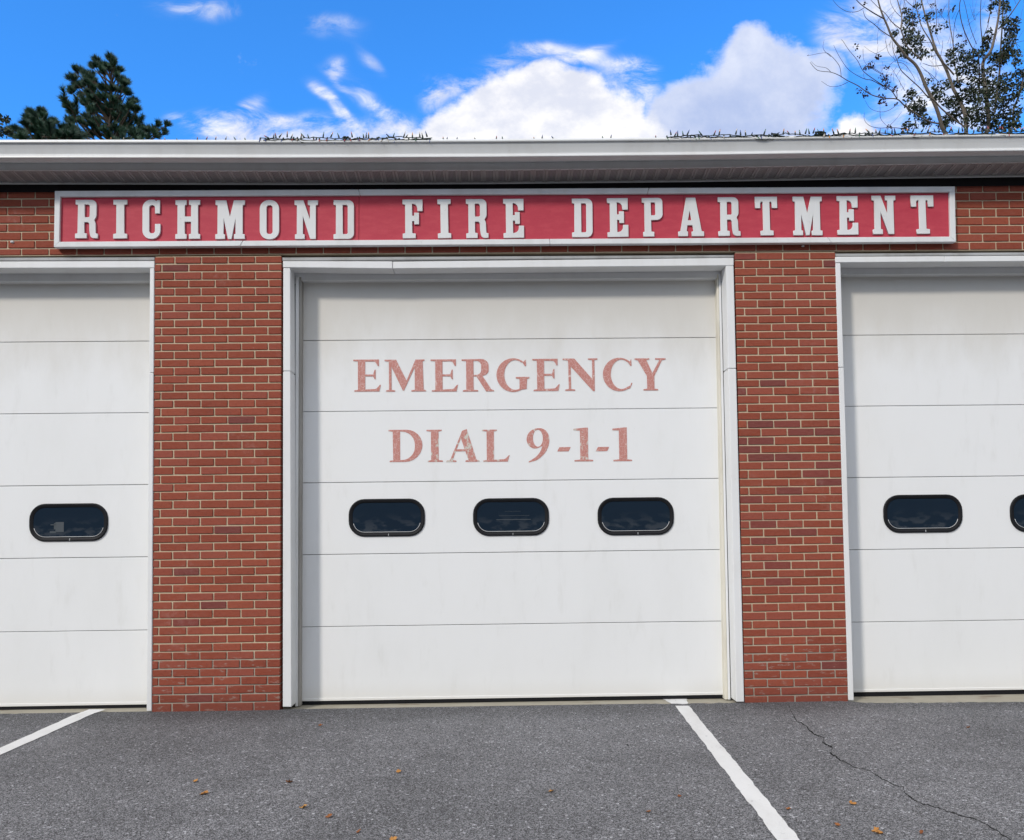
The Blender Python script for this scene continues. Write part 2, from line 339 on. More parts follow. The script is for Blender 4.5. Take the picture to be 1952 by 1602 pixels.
# ------------------------------------------------------------------ mesh helpers
def link(name, me, m=None, parent=None, loc=None):
    o = bpy.data.objects.new(name, me); COL.objects.link(o)
    if m is not None and me is not None and len(me.materials) == 0: me.materials.append(m)
    if parent is not None: o.parent = parent
    if loc is not None: o.location = loc
    return o
def mesh(vs, fs, name='m', smooth=False):
    me = bpy.data.meshes.new(name); me.from_pydata([tuple(x) for x in vs], [], fs); me.update()
    if smooth: me.polygons.foreach_set('use_smooth', [True]*len(me.polygons))
    return me
def empty(name, loc=(0, 0, 0), parent=None):
    o = bpy.data.objects.new(name, None); COL.objects.link(o); o.location = loc; o.empty_display_size = .2
    if parent is not None: o.parent = parent
    return o
def tag(o, label=None, cat=None, group=None, kind=None):
    if label: o['label'] = label
    if cat: o['category'] = cat
    if group: o['group'] = group
    if kind: o['kind'] = kind
    return o
def box_geo(x0, x1, y0, y1, z0, z1):
    v = [(x0, y0, z0), (x1, y0, z0), (x1, y1, z0), (x0, y1, z0), (x0, y0, z1), (x1, y0, z1), (x1, y1, z1), (x0, y1, z1)]
    f = [(0, 3, 2, 1), (4, 5, 6, 7), (0, 1, 5, 4), (1, 2, 6, 5), (2, 3, 7, 6), (3, 0, 4, 7)]
    return v, f
def bevel_me(me, w, seg=1):
    bm = bmesh.new(); bm.from_mesh(me)
    bmesh.ops.bevel(bm, geom=bm.edges[:], offset=w, segments=seg, affect='EDGES', profile=.5, clamp_overlap=True)
    bmesh.ops.recalc_face_normals(bm, faces=bm.faces[:]); bm.to_mesh(me); bm.free(); return me
def box(name, x0, x1, y0, y1, z0, z1, m, parent=None, bev=0.0):
    me = mesh(*box_geo(x0, x1, y0, y1, z0, z1), name=name)
    if bev: bevel_me(me, bev)
    return link(name, me, m, parent)
def hexa(name, front, y0, y1, m, parent=None, bev=0.0):
    """a board: four (x,z) corners of the front face, ccw from lower left, running back from y0 to y1"""
    v = [(x, y0, z) for x, z in front]+[(x, y1, z) for x, z in front]
    f = [(0, 1, 2, 3), (7, 6, 5, 4), (0, 4, 5, 1), (1, 5, 6, 2), (2, 6, 7, 3), (3, 7, 4, 0)]
    me = mesh(v, f, name)
    if bev: bevel_me(me, bev)
    return link(name, me, m, parent)
def xz(px, py, Y): q = at(px, py, Y); return (q.x, q.z)
class G:
    """collects many small pieces into one mesh"""
    def __init__(s): s.v = []; s.f = []
    def add(s, v, f):
        o = len(s.v); s.v += [tuple(a) for a in v]; s.f += [tuple(i+o for i in q) for q in f]
    def tube(s, pts, rad, n=6, cap=True):
        pts = [Vector(p) for p in pts]; rings = []; up = None
        for i, p in enumerate(pts):
            d = (pts[min(i+1, len(pts)-1)]-pts[max(i-1, 0)])
            d = d.normalized() if d.length > 1e-9 else Vector((0, 0, 1))
            if up is None:
                up = d.orthogonal().normalized()
            up = (up-d*up.dot(d)); up = up.normalized() if up.length > 1e-6 else d.orthogonal().normalized()
            w = d.cross(up); r = rad[i] if isinstance(rad, (list, tuple)) else rad
            rings.append([p+(up*math.cos(a)+w*math.sin(a))*r for a in [2*math.pi*j/n for j in range(n)]])
        v = [q for ring in rings for q in ring]; f = []
        for i in range(len(pts)-1):
            for j in range(n):
                f.append((i*n+j, i*n+(j+1) % n, (i+1)*n+(j+1) % n, (i+1)*n+j))
        if cap: f += [tuple(reversed(range(n))), tuple((len(pts)-1)*n+j for j in range(n))]
        s.add(v, f)
    def build(s, name, m, parent=None, smooth=False):
        return link(name, mesh(s.v, s.f, name, smooth), m, parent)
def smooth_line(pts, k=3):
    """catmull-rom through pts"""
    out = []
    P = [pts[0]]+list(pts)+[pts[-1]]
    for i in range(1, len(P)-2):
        p0, p1, p2, p3 = [Vector(x) for x in P[i-1:i+3]]
        for j in range(k):
            t = j/k
            out.append(.5*((2*p1)+(p2-p0)*t+(2*p0-5*p1+4*p2-p3)*t*t+(3*p1-p0-3*p2+p3)*t**3))
    out.append(Vector(pts[-1])); return out

# ------------------------------------------------------------------ ground
def sheet(name, pts, z, m, kind='structure', thick=0.0):
    v = [(p[0], p[1], z) for p in pts]
    f = [tuple(range(len(v)))]
    o = link(name, mesh(v, f, name), m)
    if o.data.polygons[0].normal.z < 0: o.data.flip_normals()
    if kind: o['kind'] = kind
    return o
sheet('ground', [(-600, -600), (600, -600), (600, 600), (-600, 600)], -.06, M['soil'])
hv, hf = [], []
rh = random.Random(9); NX, NYh = 90, 9
for j in range(NYh):
    for i in range(NX+1):
        a = math.radians(-100+200*i/NX); t = j/(NYh-1)
        R0 = 33+10*t+rh.uniform(-1.2, 1.2); hgt = 16.0*math.sin(t*math.pi/2)**.7*(1+.10*math.sin(i*.9)+.08*math.sin(i*.37+1))+(rh.uniform(-.9, .9) if j else 0)
        hv.append((math.sin(a)*R0*1.15, -math.cos(a)*R0-2, hgt-.1))
for j in range(NYh-1):
    for i in range(NX): hf.append((j*(NX+1)+i, j*(NX+1)+i+1, (j+1)*(NX+1)+i+1, (j+1)*(NX+1)+i))
hill_screen = link('hills', mesh(hv, hf, 'hills'), M['wood']); hill_screen['kind'] = 'structure'  # added unseen behind the camera to block low light reaching under the eave
# asphalt: its ragged upper edge laps the concrete apron and the pillars' feet
edge_px = [(-760, 1394), (-400, 1379), (0, 1365), (60, 1363), (130, 1361), (200, 1358), (250, 1356), (289, 1355), (320, 1354), (350, 1352.5), (385, 1354), (420, 1352), (460, 1352.5),
           (500, 1350), (530, 1349), (560, 1350.5), (600, 1350.5), (650, 1350.8), (700, 1349.6), (760, 1349.5), (830, 1348.2), (900, 1346.5), (960, 1345.6), (1020, 1345), (1100, 1345.4),
           (1180, 1345.2), (1240, 1345), (1290, 1345.2), (1340, 1344.6), (1380, 1343.4), (1415, 1342), (1450, 1341.6), (1500, 1341), (1560, 1340.6), (1610, 1340), (1640, 1342.6), (1700, 1344),
           (1800, 1343), (1952, 1341.5), (2300, 1340), (2800, 1338)]
edge = []
for i in range(len(edge_px)-1):
    a, c = edge_px[i], edge_px[i+1]
    n = max(1, int((c[0]-a[0])/9))
    for j in range(n):
        t = j/n; x = a[0]+(c[0]-a[0])*t; y = a[1]+(c[1]-a[1])*t+random.uniform(-.9, .9)*(1 if -200 < x < 2100 else 0)
        q = gnd(x, y); edge.append((q.x, min(q.y, .02)))
ASZ = .014
av = [(x, y, ASZ) for x, y in edge]; af = []
n = len(av)
av += [(x, -14.0, ASZ) for x, y in edge]
for i in range(n-1): af.append((n+i, n+i+1, i+1, i))
av += [(x, y+.004, -.02) for x, y in edge]
for i in range(n-1): af.append((i, i+1, 2*n+i+1, 2*n+i))
asphalt = link('asphalt', mesh(av, af, 'asphalt'), M['asphalt']); asphalt['kind'] = 'structure'
X0, X1 = av[0][0], av[n-1][0]
sheet('parking_lot', [(-60, -60), (60, -60), (60, .45), (-60, .45)], -.03, M['asphalt'])
apron = box('concrete_apron', X0+.3, X1-.3, -.30, .55, -.2, 0.0, M['concrete']); apron['kind'] = 'structure'
apron.data.polygons[0].select = False

def strip_px(left, right, z, name, m, jit=.0, sub=14):
    """a painted stripe from two pixel polylines on the ground"""
    def dens(pl):
        out = []
        for i in range(len(pl)-1):
            for j in range(sub):
                t = j/sub; out.append((pl[i][0]+(pl[i+1][0]-pl[i][0])*t, pl[i][1]+(pl[i+1][1]-pl[i][1])*t))
        return out+[pl[-1]]
    L, R = dens(left), dens(right); v = []; f = []
    for a, c in zip(L, R):
        p, q = gnd(*a, z=z), gnd(*c, z=z); w = (q-p).normalized()
        v += [p+w*random.uniform(-jit, jit), q+w*random.uniform(-jit, jit)]
    for i in range(len(L)-1): f.append((2*i, 2*i+1, 2*i+3, 2*i+2))
    me = mesh(v, f, name)
    if me.polygons[0].normal.z < 0: me.flip_normals()
    return link(name, me, m)
ZP = ASZ+.004
pl = strip_px([(170, 1352.5), (140, 1363.5), (0, 1426), (-130, 1484), (-420, 1613)], [(202, 1352.5), (178, 1360.5), (0, 1439.5), (-130, 1498.5), (-420, 1632)], ZP, 'parking_line', M['paint'], .005)
pl['kind'] = 'structure'; pl['label'] = 'white painted stripe running out from the door with no lettering on it, at the left'
pr = strip_px([(1286.5, 1345.6), (1340, 1415), (1410, 1507), (1483, 1603), (1560, 1706)], [(1313, 1345.6), (1375, 1420.5), (1450, 1510), (1527, 1603), (1613, 1706)], ZP, 'parking_line', M['paint'], .005)
pr['kind'] = 'structure'; pr['label'] = 'white painted stripe running out beside the brick pillar on the right'
pc = strip_px([(1263, 1332.5), (1272, 1337), (1284, 1344.3)], [(1308, 1331.5), (1311, 1337), (1311, 1344)], .004, 'parking_line', M['paint'], .007, 6)
pc['kind'] = 'structure'; pc['label'] = 'flaking end of the white stripe on the concrete apron'
# crack
ck = [(700, 120), (715, 160), (745, 210), (775, 222), (800, 240), (815, 262), (835, 275), (862, 288), (893, 298), (880, 322), (905, 335), (934, 350), (922, 380), (950, 395), (972, 415), (1010, 430), (1050, 455), (1090, 462), (1130, 470),
      (1165, 495), (1205, 520), (1260, 545), (1312, 560), (1318, 590), (1355, 620), (1392, 640), (1440, 655), (1500, 670), (1550, 690), (1610, 708), (1700, 730), (1750, 758), (1800, 785), (1840, 815), (1890, 845), (1960, 885)]
wid = [1.2, 1.6, 3.2, 2.5, 3.2, 3.8, 3.8, 3.2, 4.0, 3.5, 3.8, 4.4, 4.2, 3.2, 3.2, 2.4, 2.2, 1.6, 1.6, 1.8, 2.0, 1.5, 2.2, 2.6, 2.4, 2.0, 1.7, 1.7, 1.6, 1.7, 1.9, 2.0, 2.1, 2.2, 2.0, 2.0]
cv, cf = [], []
cpts = []
for i in range(len(ck)-1):
    for j in range(5):
        t = j/5; cpts.append((ck[i][0]+(ck[i+1][0]-ck[i][0])*t, ck[i][1]+(ck[i+1][1]-ck[i][1])*t+random.uniform(-3, 3), wid[i]+(wid[i+1]-wid[i])*t))
for x, y, w in cpts:
    p = gnd(1252+x/2.789, 1300+y/2.789, ASZ+.002); h = w*.0023*random.uniform(.5, 1.35)
    cv += [p+Vector((-h*.7, -h, 0)), p+Vector((h*.7, h, 0))]
for i in range(len(cpts)-1): cf.append((2*i, 2*i+1, 2*i+3, 2*i+2))
cme = mesh(cv, cf, 'asphalt_crack')
if cme.polygons[0].normal.z < 0: cme.flip_normals()
crack = link('asphalt_crack', cme, M['crack']); crack['kind'] = 'structure'; crack['label'] = 'jagged dark crack wandering across the asphalt'
for k in ((700, 105, 665, 132, .8), (1400+50, 96, 1446, 118, .8)):
    pass

# ------------------------------------------------------------------ fire station
FS = tag(empty('fire_station', (0, .5, 0)), 'red brick fire station front with white trimmed garage openings and grey eave gutter', 'fire station')
def under(o): o.parent = FS; o.matrix_parent_inverse = Matrix.Translation((0, -.5, 0)); return o

def brick_mesh(w, h, d, var):
    r = random.Random(int(w*1e4)*31+var*7+int(h*1e4))
    v, f = box_geo(-w/2, w/2, 0, d, -h/2, h/2)
    me = mesh(v, f, 'brick'); bevel_me(me, .0032)
    for q in me.vertices:
        q.co.x += r.uniform(-.0011, .0011); q.co.z += r.uniform(-.0010, .0010); q.co.y += r.uniform(-.0007, .0007)
    me.update(); me.materials.append(M['brick']); return me
BM = {}
def brick(x0, x1, z0, z1, parent, dark=False, depth=.10):
    w, h = x1-x0, z1-z0
    kw, kh = round(w/.004)*.004, round(h/.003)*.003
    key = (kw, kh, random.randrange(4))
    if key not in BM: BM[key] = brick_mesh(kw, kh, depth, key[2])
    o = bpy.data.objects.new('brick', BM[key]); COL.objects.link(o); o.parent = parent
    o.location = ((x0+x1)/2, random.uniform(-.0022, .0014), (z0+z1)/2)
    o.scale = (w/kw, 1, h/kh)
    o.rotation_euler = (random.gauss(0, .004), random.gauss(0, .0028), random.gauss(0, .003))
    if dark:
        o.material_slots[0].link = 'OBJECT'; o.material_slots[0].material = M['brick_dark']
    return o
J = .0105     # joint width
def core(name, xl0, xr0, xl1, xr1, z0, z1, parent_fs=True):
    v = [(xl0, .0066, z0), (xr0, .0066, z0), (xr1, .0066, z1), (xl1, .0066, z1), (xl0, .34, z0), (xr0, .34, z0), (xr1, .34, z1), (xl1, .34, z1)]
    f = [(0, 1, 2, 3), (7, 6, 5, 4), (0, 4, 5, 1), (1, 5, 6, 2), (2, 6, 7, 3), (3, 7, 4, 0)]
    return under(link(name, mesh(v, f, name), M['mortar']))
def zl(vals): return vals
# bed joint heights, read row by row (photo y at the middle of each pillar)
LROWS = [470+y/6.965 for y in (131, 229, 333, 441, 545, 651, 753, 860, 965, 1070, 1177, 1282, 1386, 1493)]+[690+y/6.965 for y in (66, 178, 284, 391, 500, 609, 720, 828, 937, 1048, 1163, 1275, 1386, 1499)] + \
        [910+y/6.965 for y in (79, 188, 302, 415, 530, 645, 756, 868, 977, 1089, 1195, 1306, 1420, 1530)]+[1130+y/6.965 for y in (110, 222, 338, 448, 560, 671, 781, 893, 1008, 1118, 1232, 1347, 1460, 1575)]
RROWS = [460+y/6.965 for y in (147, 248, 354, 457, 562, 668, 773, 880, 985, 1090, 1195, 1297, 1402, 1508)]+[680+y/6.965 for y in (79, 190, 298, 402, 510, 622, 733, 840, 948, 1060, 1173, 1282, 1392, 1500)] + \
        [900+y/6.965 for y in (85, 194, 304, 417, 525, 638, 747, 857, 967, 1079, 1183, 1295, 1402, 1512)]+[1120+y/6.965 for y in (93, 207, 320, 435, 545, 653, 765, 876, 990, 1102, 1210, 1323, 1434, 1545)]
def pillar(rows, xmid, eT, eB, aT, aB, bT, bB, darkset, label):
    """rows: bed joints top to bottom; e: left/right edge px at top, bottom; a/b: head joints px of the two alternating courses at top, bottom"""
    Z = [at(xmid, y, 0).z for y in rows]; n = len(Z)-1
    def X(px, y): return at(px, y, 0).x
    yT, yB = rows[0], rows[-1]
    ex = [(X(eT[i], yT), X(eB[i], yB)) for i in (0, 1)]
    base = core('brick_pillar', ex[0][1]+.004, ex[1][1]-.004, ex[0][0]+.004, ex[1][0]-.004, -.15, Z[0]+.002)
    if label: base['label'] = label
    for i in range(n):
        t = (i+.5)/n
        L = ex[0][0]+(ex[0][1]-ex[0][0])*t; R = ex[1][0]+(ex[1][1]-ex[1][0])*t
        src = (aT, aB) if i % 2 == 0 else (bT, bB)
        js = [X(p, yT)+(X(q, yB)-X(p, yT))*t+random.gauss(0, .0022) for p, q in zip(*src)]
        xs = [L-J/2]+js+[R+J/2]
        zt, zb = Z[i]-J/2, Z[i+1]+J/2
        if i == n-1: zb = -.05
        for c in range(len(xs)-1):
            brick(xs[c]+J/2, xs[c+1]-J/2, zb+random.uniform(-.001, .001), zt+random.uniform(-.001, .001), base, dark=darkset(i, c))
    return base, ex, Z
rd = random.Random(3)
LA = [280+x/6.965 for x in (364, 722, 1077, 1437)]; LAb = [280+x/6.965 for x in (331, 693, 1057, 1424)]
LB = [280+x/6.965 for x in (199, 553, 905, 1261, 1617)]; LBb = [280+x/6.965 for x in (150, 513, 873, 1242, 1590)]
RA = [1380+x/6.965 for x in (428, 779, 1134)]; RAb = [1380+x/6.965 for x in (588, 945, 1305)]
RB = [1380+x/6.965 for x in (255, 604, 957, 1318)]; RBb = [1380+x/6.965 for x in (404, 764, 1121, 1489)]
lp, LEX, LZ = pillar(LROWS, 415, (295.0, 536.4), (289.4, 533.2), LA, LAb, LB, LBb, lambda i, c: rd.random() < .02 or (i == 53 and c == 2), None)
def rdark(i, c):
    if i < 17 or i > 46: return rd.random() < .03
    return rd.random() < (.26 if i < 36 else .08)
rp, REX, RZ = pillar(RROWS, 1508, (1400.8, 1592.2), (1420.3, 1616.9), RA, RAb, RB, RBb, rdark, None)

# header wall over the openings: only the courses the sign leaves in view are laid brick by brick
HL = [488.3, 474.0, 458.4, 442.2, 426.4, 410.4, 394.6, 379.0, 363.4, 347.6, 332]       # at the left end
HR = [477.6, 461.3, 445.6, 429.6, 413.6, 397.6, 382.4, 366.6, 350.8, 335, 319]           # at the right end (x 1880)
def hz(i, px):
    a, c = at(60, HL[i], 0), at(1880, HR[i], 0); x = at(px, (HL[i]+HR[i])/2, 0).x
    return a.z+(c.z-a.z)*(x-a.x)/(c.x-a.x), x
xa, xb = at(-1150, 480, 0).x, at(3000, 480, 0).x
z00, z01 = hz(0, -1150)[0], hz(0, 3000)[0]
hd = [(xa, .0066, z00+.003), (xb, .0065, z01+.003), (xb, .0065, 4.33), (xa, .0065, 4.33), (xa, .34, z00+.003), (xb, .34, z01+.003), (xb, .34, 4.33), (xa, .34, 4.33)]
head = under(link('brick_wall', mesh(hd, [(0, 1, 2, 3), (7, 6, 5, 4), (0, 4, 5, 1), (1, 5, 6, 2), (2, 6, 7, 3), (3, 7, 4, 0)], 'brick_wall'), M['mortar']))
for i in range(10):
    off = (195/4.88) if i % 2 == 0 else (66/4.88)
    px = off-52.6*4
    while px < 2180:
        pit = 52.7-2.1*max(0, min(1, (px-0)/1900))
        px2 = px+pit
        vis = (i == 0) or (i == 1 and (px < 110 or px2 > 1815)) or (i > 1 and (px < 130 or px2 > 1795))
        if vis and px2 > -60 and px < 2010:
            zb, x0 = hz(i, px); zt, _ = hz(i+1, px); _, x1 = hz(i, px2)
            brick(x0+J/2, x1-J/2, zb+J/2+(.004 if i == 0 else 0), zt-J/2, head)
        px = px2
gx = G()
for i in range(9):
    for (p0, p1) in ((-1120, -66), (2012, 2960)):
        px = p0+(26 if i % 2 else 0)
        while px < p1-20:
            px2 = min(px+51.2, p1); zb, x0 = hz(i, px); zt, _ = hz(i+1, px); _, x1 = hz(i, px2)
            gx.add(*box_geo(x0+J/2, x1-J/2, 0, .1, zb+J/2+(.004 if i == 0 else 0), zt-J/2)); px = px2
o = gx.build('brick', M['brick'], head); o['kind'] = 'stuff'
# plain end pillars beyond the picture, their bricks in one mesh
for (pxa, pxb) in ((-800, -560), (2440, 2680)):
    xL, xR = at(pxa, 800).x, at(pxb, 800).x
    ep = core('brick_pillar', xL, xR, xL, xR, -.15, LZ[0])
    g = G()
    for i in range(55):
        z0, z1 = LZ[i+1]+J/2, LZ[i]-J/2; x = xL-(.1 if i % 2 else 0)
        while x < xR:
            a0, a1 = max(xL, x), min(xR, x+.2)
            if a1-a0 > .02: g.add(*box_geo(a0, a1, 0, .1, z0, z1))
            x += .2112
    o = g.build('brick', M['brick'], ep); o['kind'] = 'stuff'

# ---- door frames
def frame(pL, pR, headpts, jointy, full_left, full_right, cream_right):
    """pL / pR: (outer top, inner top, outer bottom, inner bottom) px of the side casings or None"""
    fr = empty('door_frame', (0, 0, 0), None); fr.parent = FS; fr.matrix_parent_inverse = Matrix.Translation((0, -.5, 0))
    return fr
YF = -.004         # casing face
YD = .210          # door face
YREV = .140        # depth of the wrapped reveal
def casing(fr, outT, inT, yT, outB, inB, yB, jy, side):
    """one side casing in two wrapped pieces, with its reveal going back to the door stop"""
    def lerp(a, c, t): return a+(c-a)*t
    t = (jy-yT)/(yB-yT)
    oj, ij = lerp(outT, outB, t), lerp(inT, inB, t)
    for (a0, a1, y0, b0, b1, y1, dy) in ((outT, inT, yT, oj, ij, jy-.7, 0), (oj, ij, jy+.4, outB, inB, yB, .003)):
        tl, tr, bl_, br_ = xz(a0, y0, YF), xz(a1, y0, YF), xz(b0, y1, YF), xz(b1, y1, YF)
        if side < 0: pts = [bl_, br_, tr, tl]
        else: pts = [br_, bl_, tl, tr]
        hexa('side_casing', pts, YF-dy, YREV, M['trim'], fr, .004)
def stops(fr, T, B, yT, yB, m1, m2):
    """door stop and weather strip; T, B: world x of reveal, joint and door edge at top and bottom"""
    a = [(B[0], yB), (B[1], yB), (T[1], yT), (T[0], yT)]; c = [(B[1], yB), (B[2], yB), (T[2], yT), (T[1], yT)]
    if B[0] > B[1]: a = [a[1], a[0], a[3], a[2]]; c = [c[1], c[0], c[3], c[2]]
    hexa('door_stop', a, YREV-.004, YD+.03, m1, fr, .004)
    hexa('weather_strip', c, YREV+.006, YD+.03, m2, fr, .004)
def stops_px(fr, T, B, yT, yB, pyT, pyB, m1, m2):
    dep = (YREV-.004, YREV+.006, YD-.035)
    stops(fr, [at(x, pyT, d).x for x, d in zip(T, dep)], [at(x, pyB, d).x for x, d in zip(B, dep)], yT, yB, m1, m2)
def stops_w(fr, xT, xB, s_, yT, yB, m1, m2):
    stops(fr, [xT, xT+s_*.02, xT+s_*.04], [xB, xB+s_*.02, xB+s_*.04], yT, yB, m1, m2)

# middle opening
frM = frame(None, None, None, 0, 0, 0, 0)
casing(frM, 539.8, 553.4, 511.0, 539.2, 555.9, 1348.0, 708, -1)
casing(frM, 1398.6, 1383.8, 507.0, 1418.6, 1403.6, 1338.4, 703, 1)
def head_piece(fr, p0, p1, yt0, yb0, yt1, yb1, dy=0.0):
    a, c, d, e = xz(p0, yb0, YF), xz(p1, yb1, YF), xz(p1, yt1, YF), xz(p0, yt0, YF)
    hexa('head_casing', [a, c, d, e], YF-dy, YREV, M['trim'], fr, .004)
head_piece(frM, 539.5, 748.2, 498.2, 510.6, 498.6, 512.6, .004)
head_piece(frM, 748.8, 1398.8, 499.0, 512.4, 491.8, 506.6)
a0 = xz(541, 491.5, .01); a1 = xz(1398, 486.3, .01)
def lintel(fr, p0, y0t, y0b, p1, y1t, y1b):
    a, c, d, e = xz(p0, y0b, .012), xz(p1, y1b, .012), xz(p1, y1t, .012), xz(p0, y0t, .012)
    hexa('steel_lintel', [a, c, d, e], .012, YREV, M['steel'], fr, .002)
lintel(frM, 538, 491.2, 497.2, 1399, 486.4, 491.0)
def head_stop(fr, p0, p1, y0, y1):
    """stop under the head, in front of the door top"""
    a, c = at(p0, y0, YREV+.008), at(p1, y1, YREV+.008)
    hexa('door_stop', [(a.x, a.z), (c.x, c.z), (c.x, c.z+.11), (a.x, a.z+.11)], YREV+.008, YD+.03, M['trim'], fr, .004)
head_stop(frM, 545, 1392, 535.2, 530.4)
xiT = at(553.4, 511, YF).x; xiB = at(555.9, 1348, YF).x; xjT = at(1383.8, 507, YF).x; xjB = at(1403.6, 1338.4, YF).x
ZH = at(976, 522, .1).z
stops_px(frM, (563.0, 570, 576.5), (561.8, 567.6, 573.8), ZH, .006, 530, 1340, M['trim'], M['grime'])
stops_px(frM, (1374.6, 1369.8, 1364.5), (1393.0, 1388, 1380.2), ZH, .006, 528, 1332, M['trim'], M['cream'])
# left opening (its left side is outside the picture)
frL = frame(None, None, None, 0, 0, 0, 0)
WL = LEX[0][0]-(at(1398.6, 900).x-at(539.8, 900).x)
casing(frL, 294.0, 285.6, 511.5, 289.2, 279.6, 1356.0, 711, 1)
pxl = 294.0-858.8
casing(frL, pxl, pxl+13.6, 511.5, pxl, pxl+14, 1362.0, 711, -1)
head_piece(frL, pxl, 294.4, 500.5, 513, 497.6, 510.8)
lintel(frL, pxl, 494, 499, 294.6, 490.3, 496.0)
head_stop(frL, pxl+10, 290, 540, 536.4)
aT, aB = at(285.6, 511, YF).x, at(279.6, 1356, YF).x
stops_w(frL, aT, aB, -1, ZH, .006, M['trim'], M['cream'])
lT = at(pxl+13.6, 511, YF).x
stops_w(frL, lT, lT, 1, ZH, .006, M['trim'], M['grime'])
# right opening
frR = frame(None, None, None, 0, 0, 0, 0)
casing(frR, 1592.6, 1602.4, 501.6, 1617.4, 1627.6, 1335.6, 701, -1)
pxr = 1592.6+858
casing(frR, pxr, pxr-14, 497, pxr+20, pxr+5, 1326, 701, 1)
head_piece(frR, 1592.2, 1800, 490.0, 501.2, 488.7, 499.6, .003)
head_piece(frR, 1800.6, pxr, 488.6, 499.6, 484, 495)
lintel(frR, 1590.5, 483.8, 488.8, pxr, 478, 483)
head_stop(frR, 1598, pxr-8, 524.4, 519)
bT, bB = at(1602.4, 501, YF).x, at(1627.6, 1335, YF).x
stops_w(frR, bT, bB, 1, ZH, .006, M['trim'], M['grime'])
rT = at(pxr-14, 501, YF).x
stops_w(frR, rT, rT+.06, -1, ZH, .006, M['trim'], M['cream'])

# ---- eave: fascia, gutter, soffit
def eline(pyL, pyR, Y):
    a, c = at(100, pyL, Y), at(1752, pyR, Y); return a, c
XS = [-9.6, -7.2, -4.8, -3.2, -1.6, 0, 1.6, 3.2, 4.8, 7.2, 9.6]
def zline(pyL, pyM, pyR, Y):
    """a long horizontal edge: photo heights at x=100, 976, 1752; the gutter sags a little between"""
    a, m_, c = at(100, pyL, Y), at(976, pyM, Y), at(1752, pyR, Y)
    def f(x):
        if x < a.x: x_ = a.x+(x-a.x)*.3
        elif x > c.x: x_ = c.x+(x-c.x)*.5
        else: x_ = x
        l0 = (x_-m_.x)*(x_-c.x)/((a.x-m_.x)*(a.x-c.x)); l1 = (x_-a.x)*(x_-c.x)/((m_.x-a.x)*(m_.x-c.x)); l2 = (x_-a.x)*(x_-m_.x)/((c.x-a.x)*(c.x-m_.x))
        return a.z*l0+m_.z*l1+c.z*l2
    return f
def profile_sweep(name, prof, m, closed=True, parent=None):
    """prof: list of (depth out from the wall, pyL, pyM, pyR)"""
    v, f = [], []
    fs = [zline(p[1], p[2], p[3], -p[0]) for p in prof]
    for x in XS:
        for p, fn in zip(prof, fs): v.append((x, -p[0], fn(x)))
    k = len(prof)
    for i in range(len(XS)-1):
        for j in range(k if closed else k-1):
            jj = (j+1) % k
            f.append((i*k+j, (i+1)*k+j, (i+1)*k+jj, i*k+jj))
    if closed: f += [tuple(range(k)), tuple(reversed([(len(XS)-1)*k+j for j in range(k)]))]
    me = mesh(v, f, name)
    bm = bmesh.new(); bm.from_mesh(me); bmesh.ops.recalc_face_normals(bm, faces=bm.faces[:]); bm.to_mesh(me); bm.free()
    o = link(name, me, m); return under(o) if parent is None else o
def T(d, y, dm=-1.7, dr=-10.2): return (d, y, y+dm, y+dr)
# px of edges: left value y, then offsets at the middle and the right
gut = profile_sweep('gutter', [T(.205, 269.0), T(.295, 267.3), T(.312, 266.6), T(.333, 268.9), T(.334, 270.6), T(.331, 272.2), T(.322, 272.8), T(.321, 274.2), T(.309, 284, -1.5), T(.299, 293.6, -1.5), T(.299, 295.2, -1.5), T(.303, 296.0, -1.5, -11),
                     T(.325, 298.3, -1.5, -11), T(.326, 300.0, -1.5, -11), T(.322, 301.2, -1.5, -11), T(.306, 301.9, -1.5, -11), T(.292, 303.0, -1.5, -11.2), T(.270, 304.6, -1.5, -11.2), T(.240, 307.4, -1.5, -11.4), T(.228, 309.4, -1.5, -11.6), T(.193, 311.5, -1.5, -11.6)], M['gutter'])
fas = profile_sweep('fascia', [T(.190, 275), T(.190, 323.0, -.8, -12.4), T(.200, 323.4, -.8, -12.4), T(.200, 324.8, -.8, -12.4), T(.170, 326.4, -.8, -12.4), T(.150, 276)], M['gutter'])
# soffit panels: three-groove vinyl lengths
fF = zline(324.9, 324.1, 312.4, -.190); fB = zline(348.6, 348.2, 337.0, -.006)
sof = empty('soffit'); under(sof)
PWD = .0983*3
x = -9.2
xsoff = []
x = -40.0+math.ceil((40-7.6)/PWD)*PWD
while x < 7.4:
    prof = []
    for kk in range(3):
        o0 = kk*.0983
        prof += [(o0+.001, .006), (o0+.004, 0), (o0+.020, 0), (o0+.0225, .006), (o0+.0795, .006), (o0+.082, 0), (o0+.0965, 0)]
    prof += [(PWD-.001, .006)]
    v, f = [], []
    for (ox, dz) in prof:
        v += [(x+ox, -.188, fF(x+ox)+dz), (x+ox, -.008, fB(x+ox)+dz)]
    for i in range(len(prof)-1): f.append((2*i, 2*i+1, 2*i+3, 2*i+2))
    me = mesh(v, f, 'soffit_panel')
    link('soffit_panel', me, M['soffit'], sof)
    x += PWD
ch = profile_sweep('soffit_channel', [T(.004, 351.2, -.6, -11.4), T(.020, 351.6, -.6, -11.4), T(.022, 349.2, -.6, -11.4), T(.018, 348.9, -.6, -11.4), T(.004, 345, -.6, -11.4)], M['gutter'])
fb_ = profile_sweep('frieze_board', [T(.004, 345, -.6, -11.4), T(.016, 349.5, -.6, -11.4), T(.016, 366.5, -1.2, -10.0), T(.002, 366.5, -1.2, -10.0)], M['dark_board'])
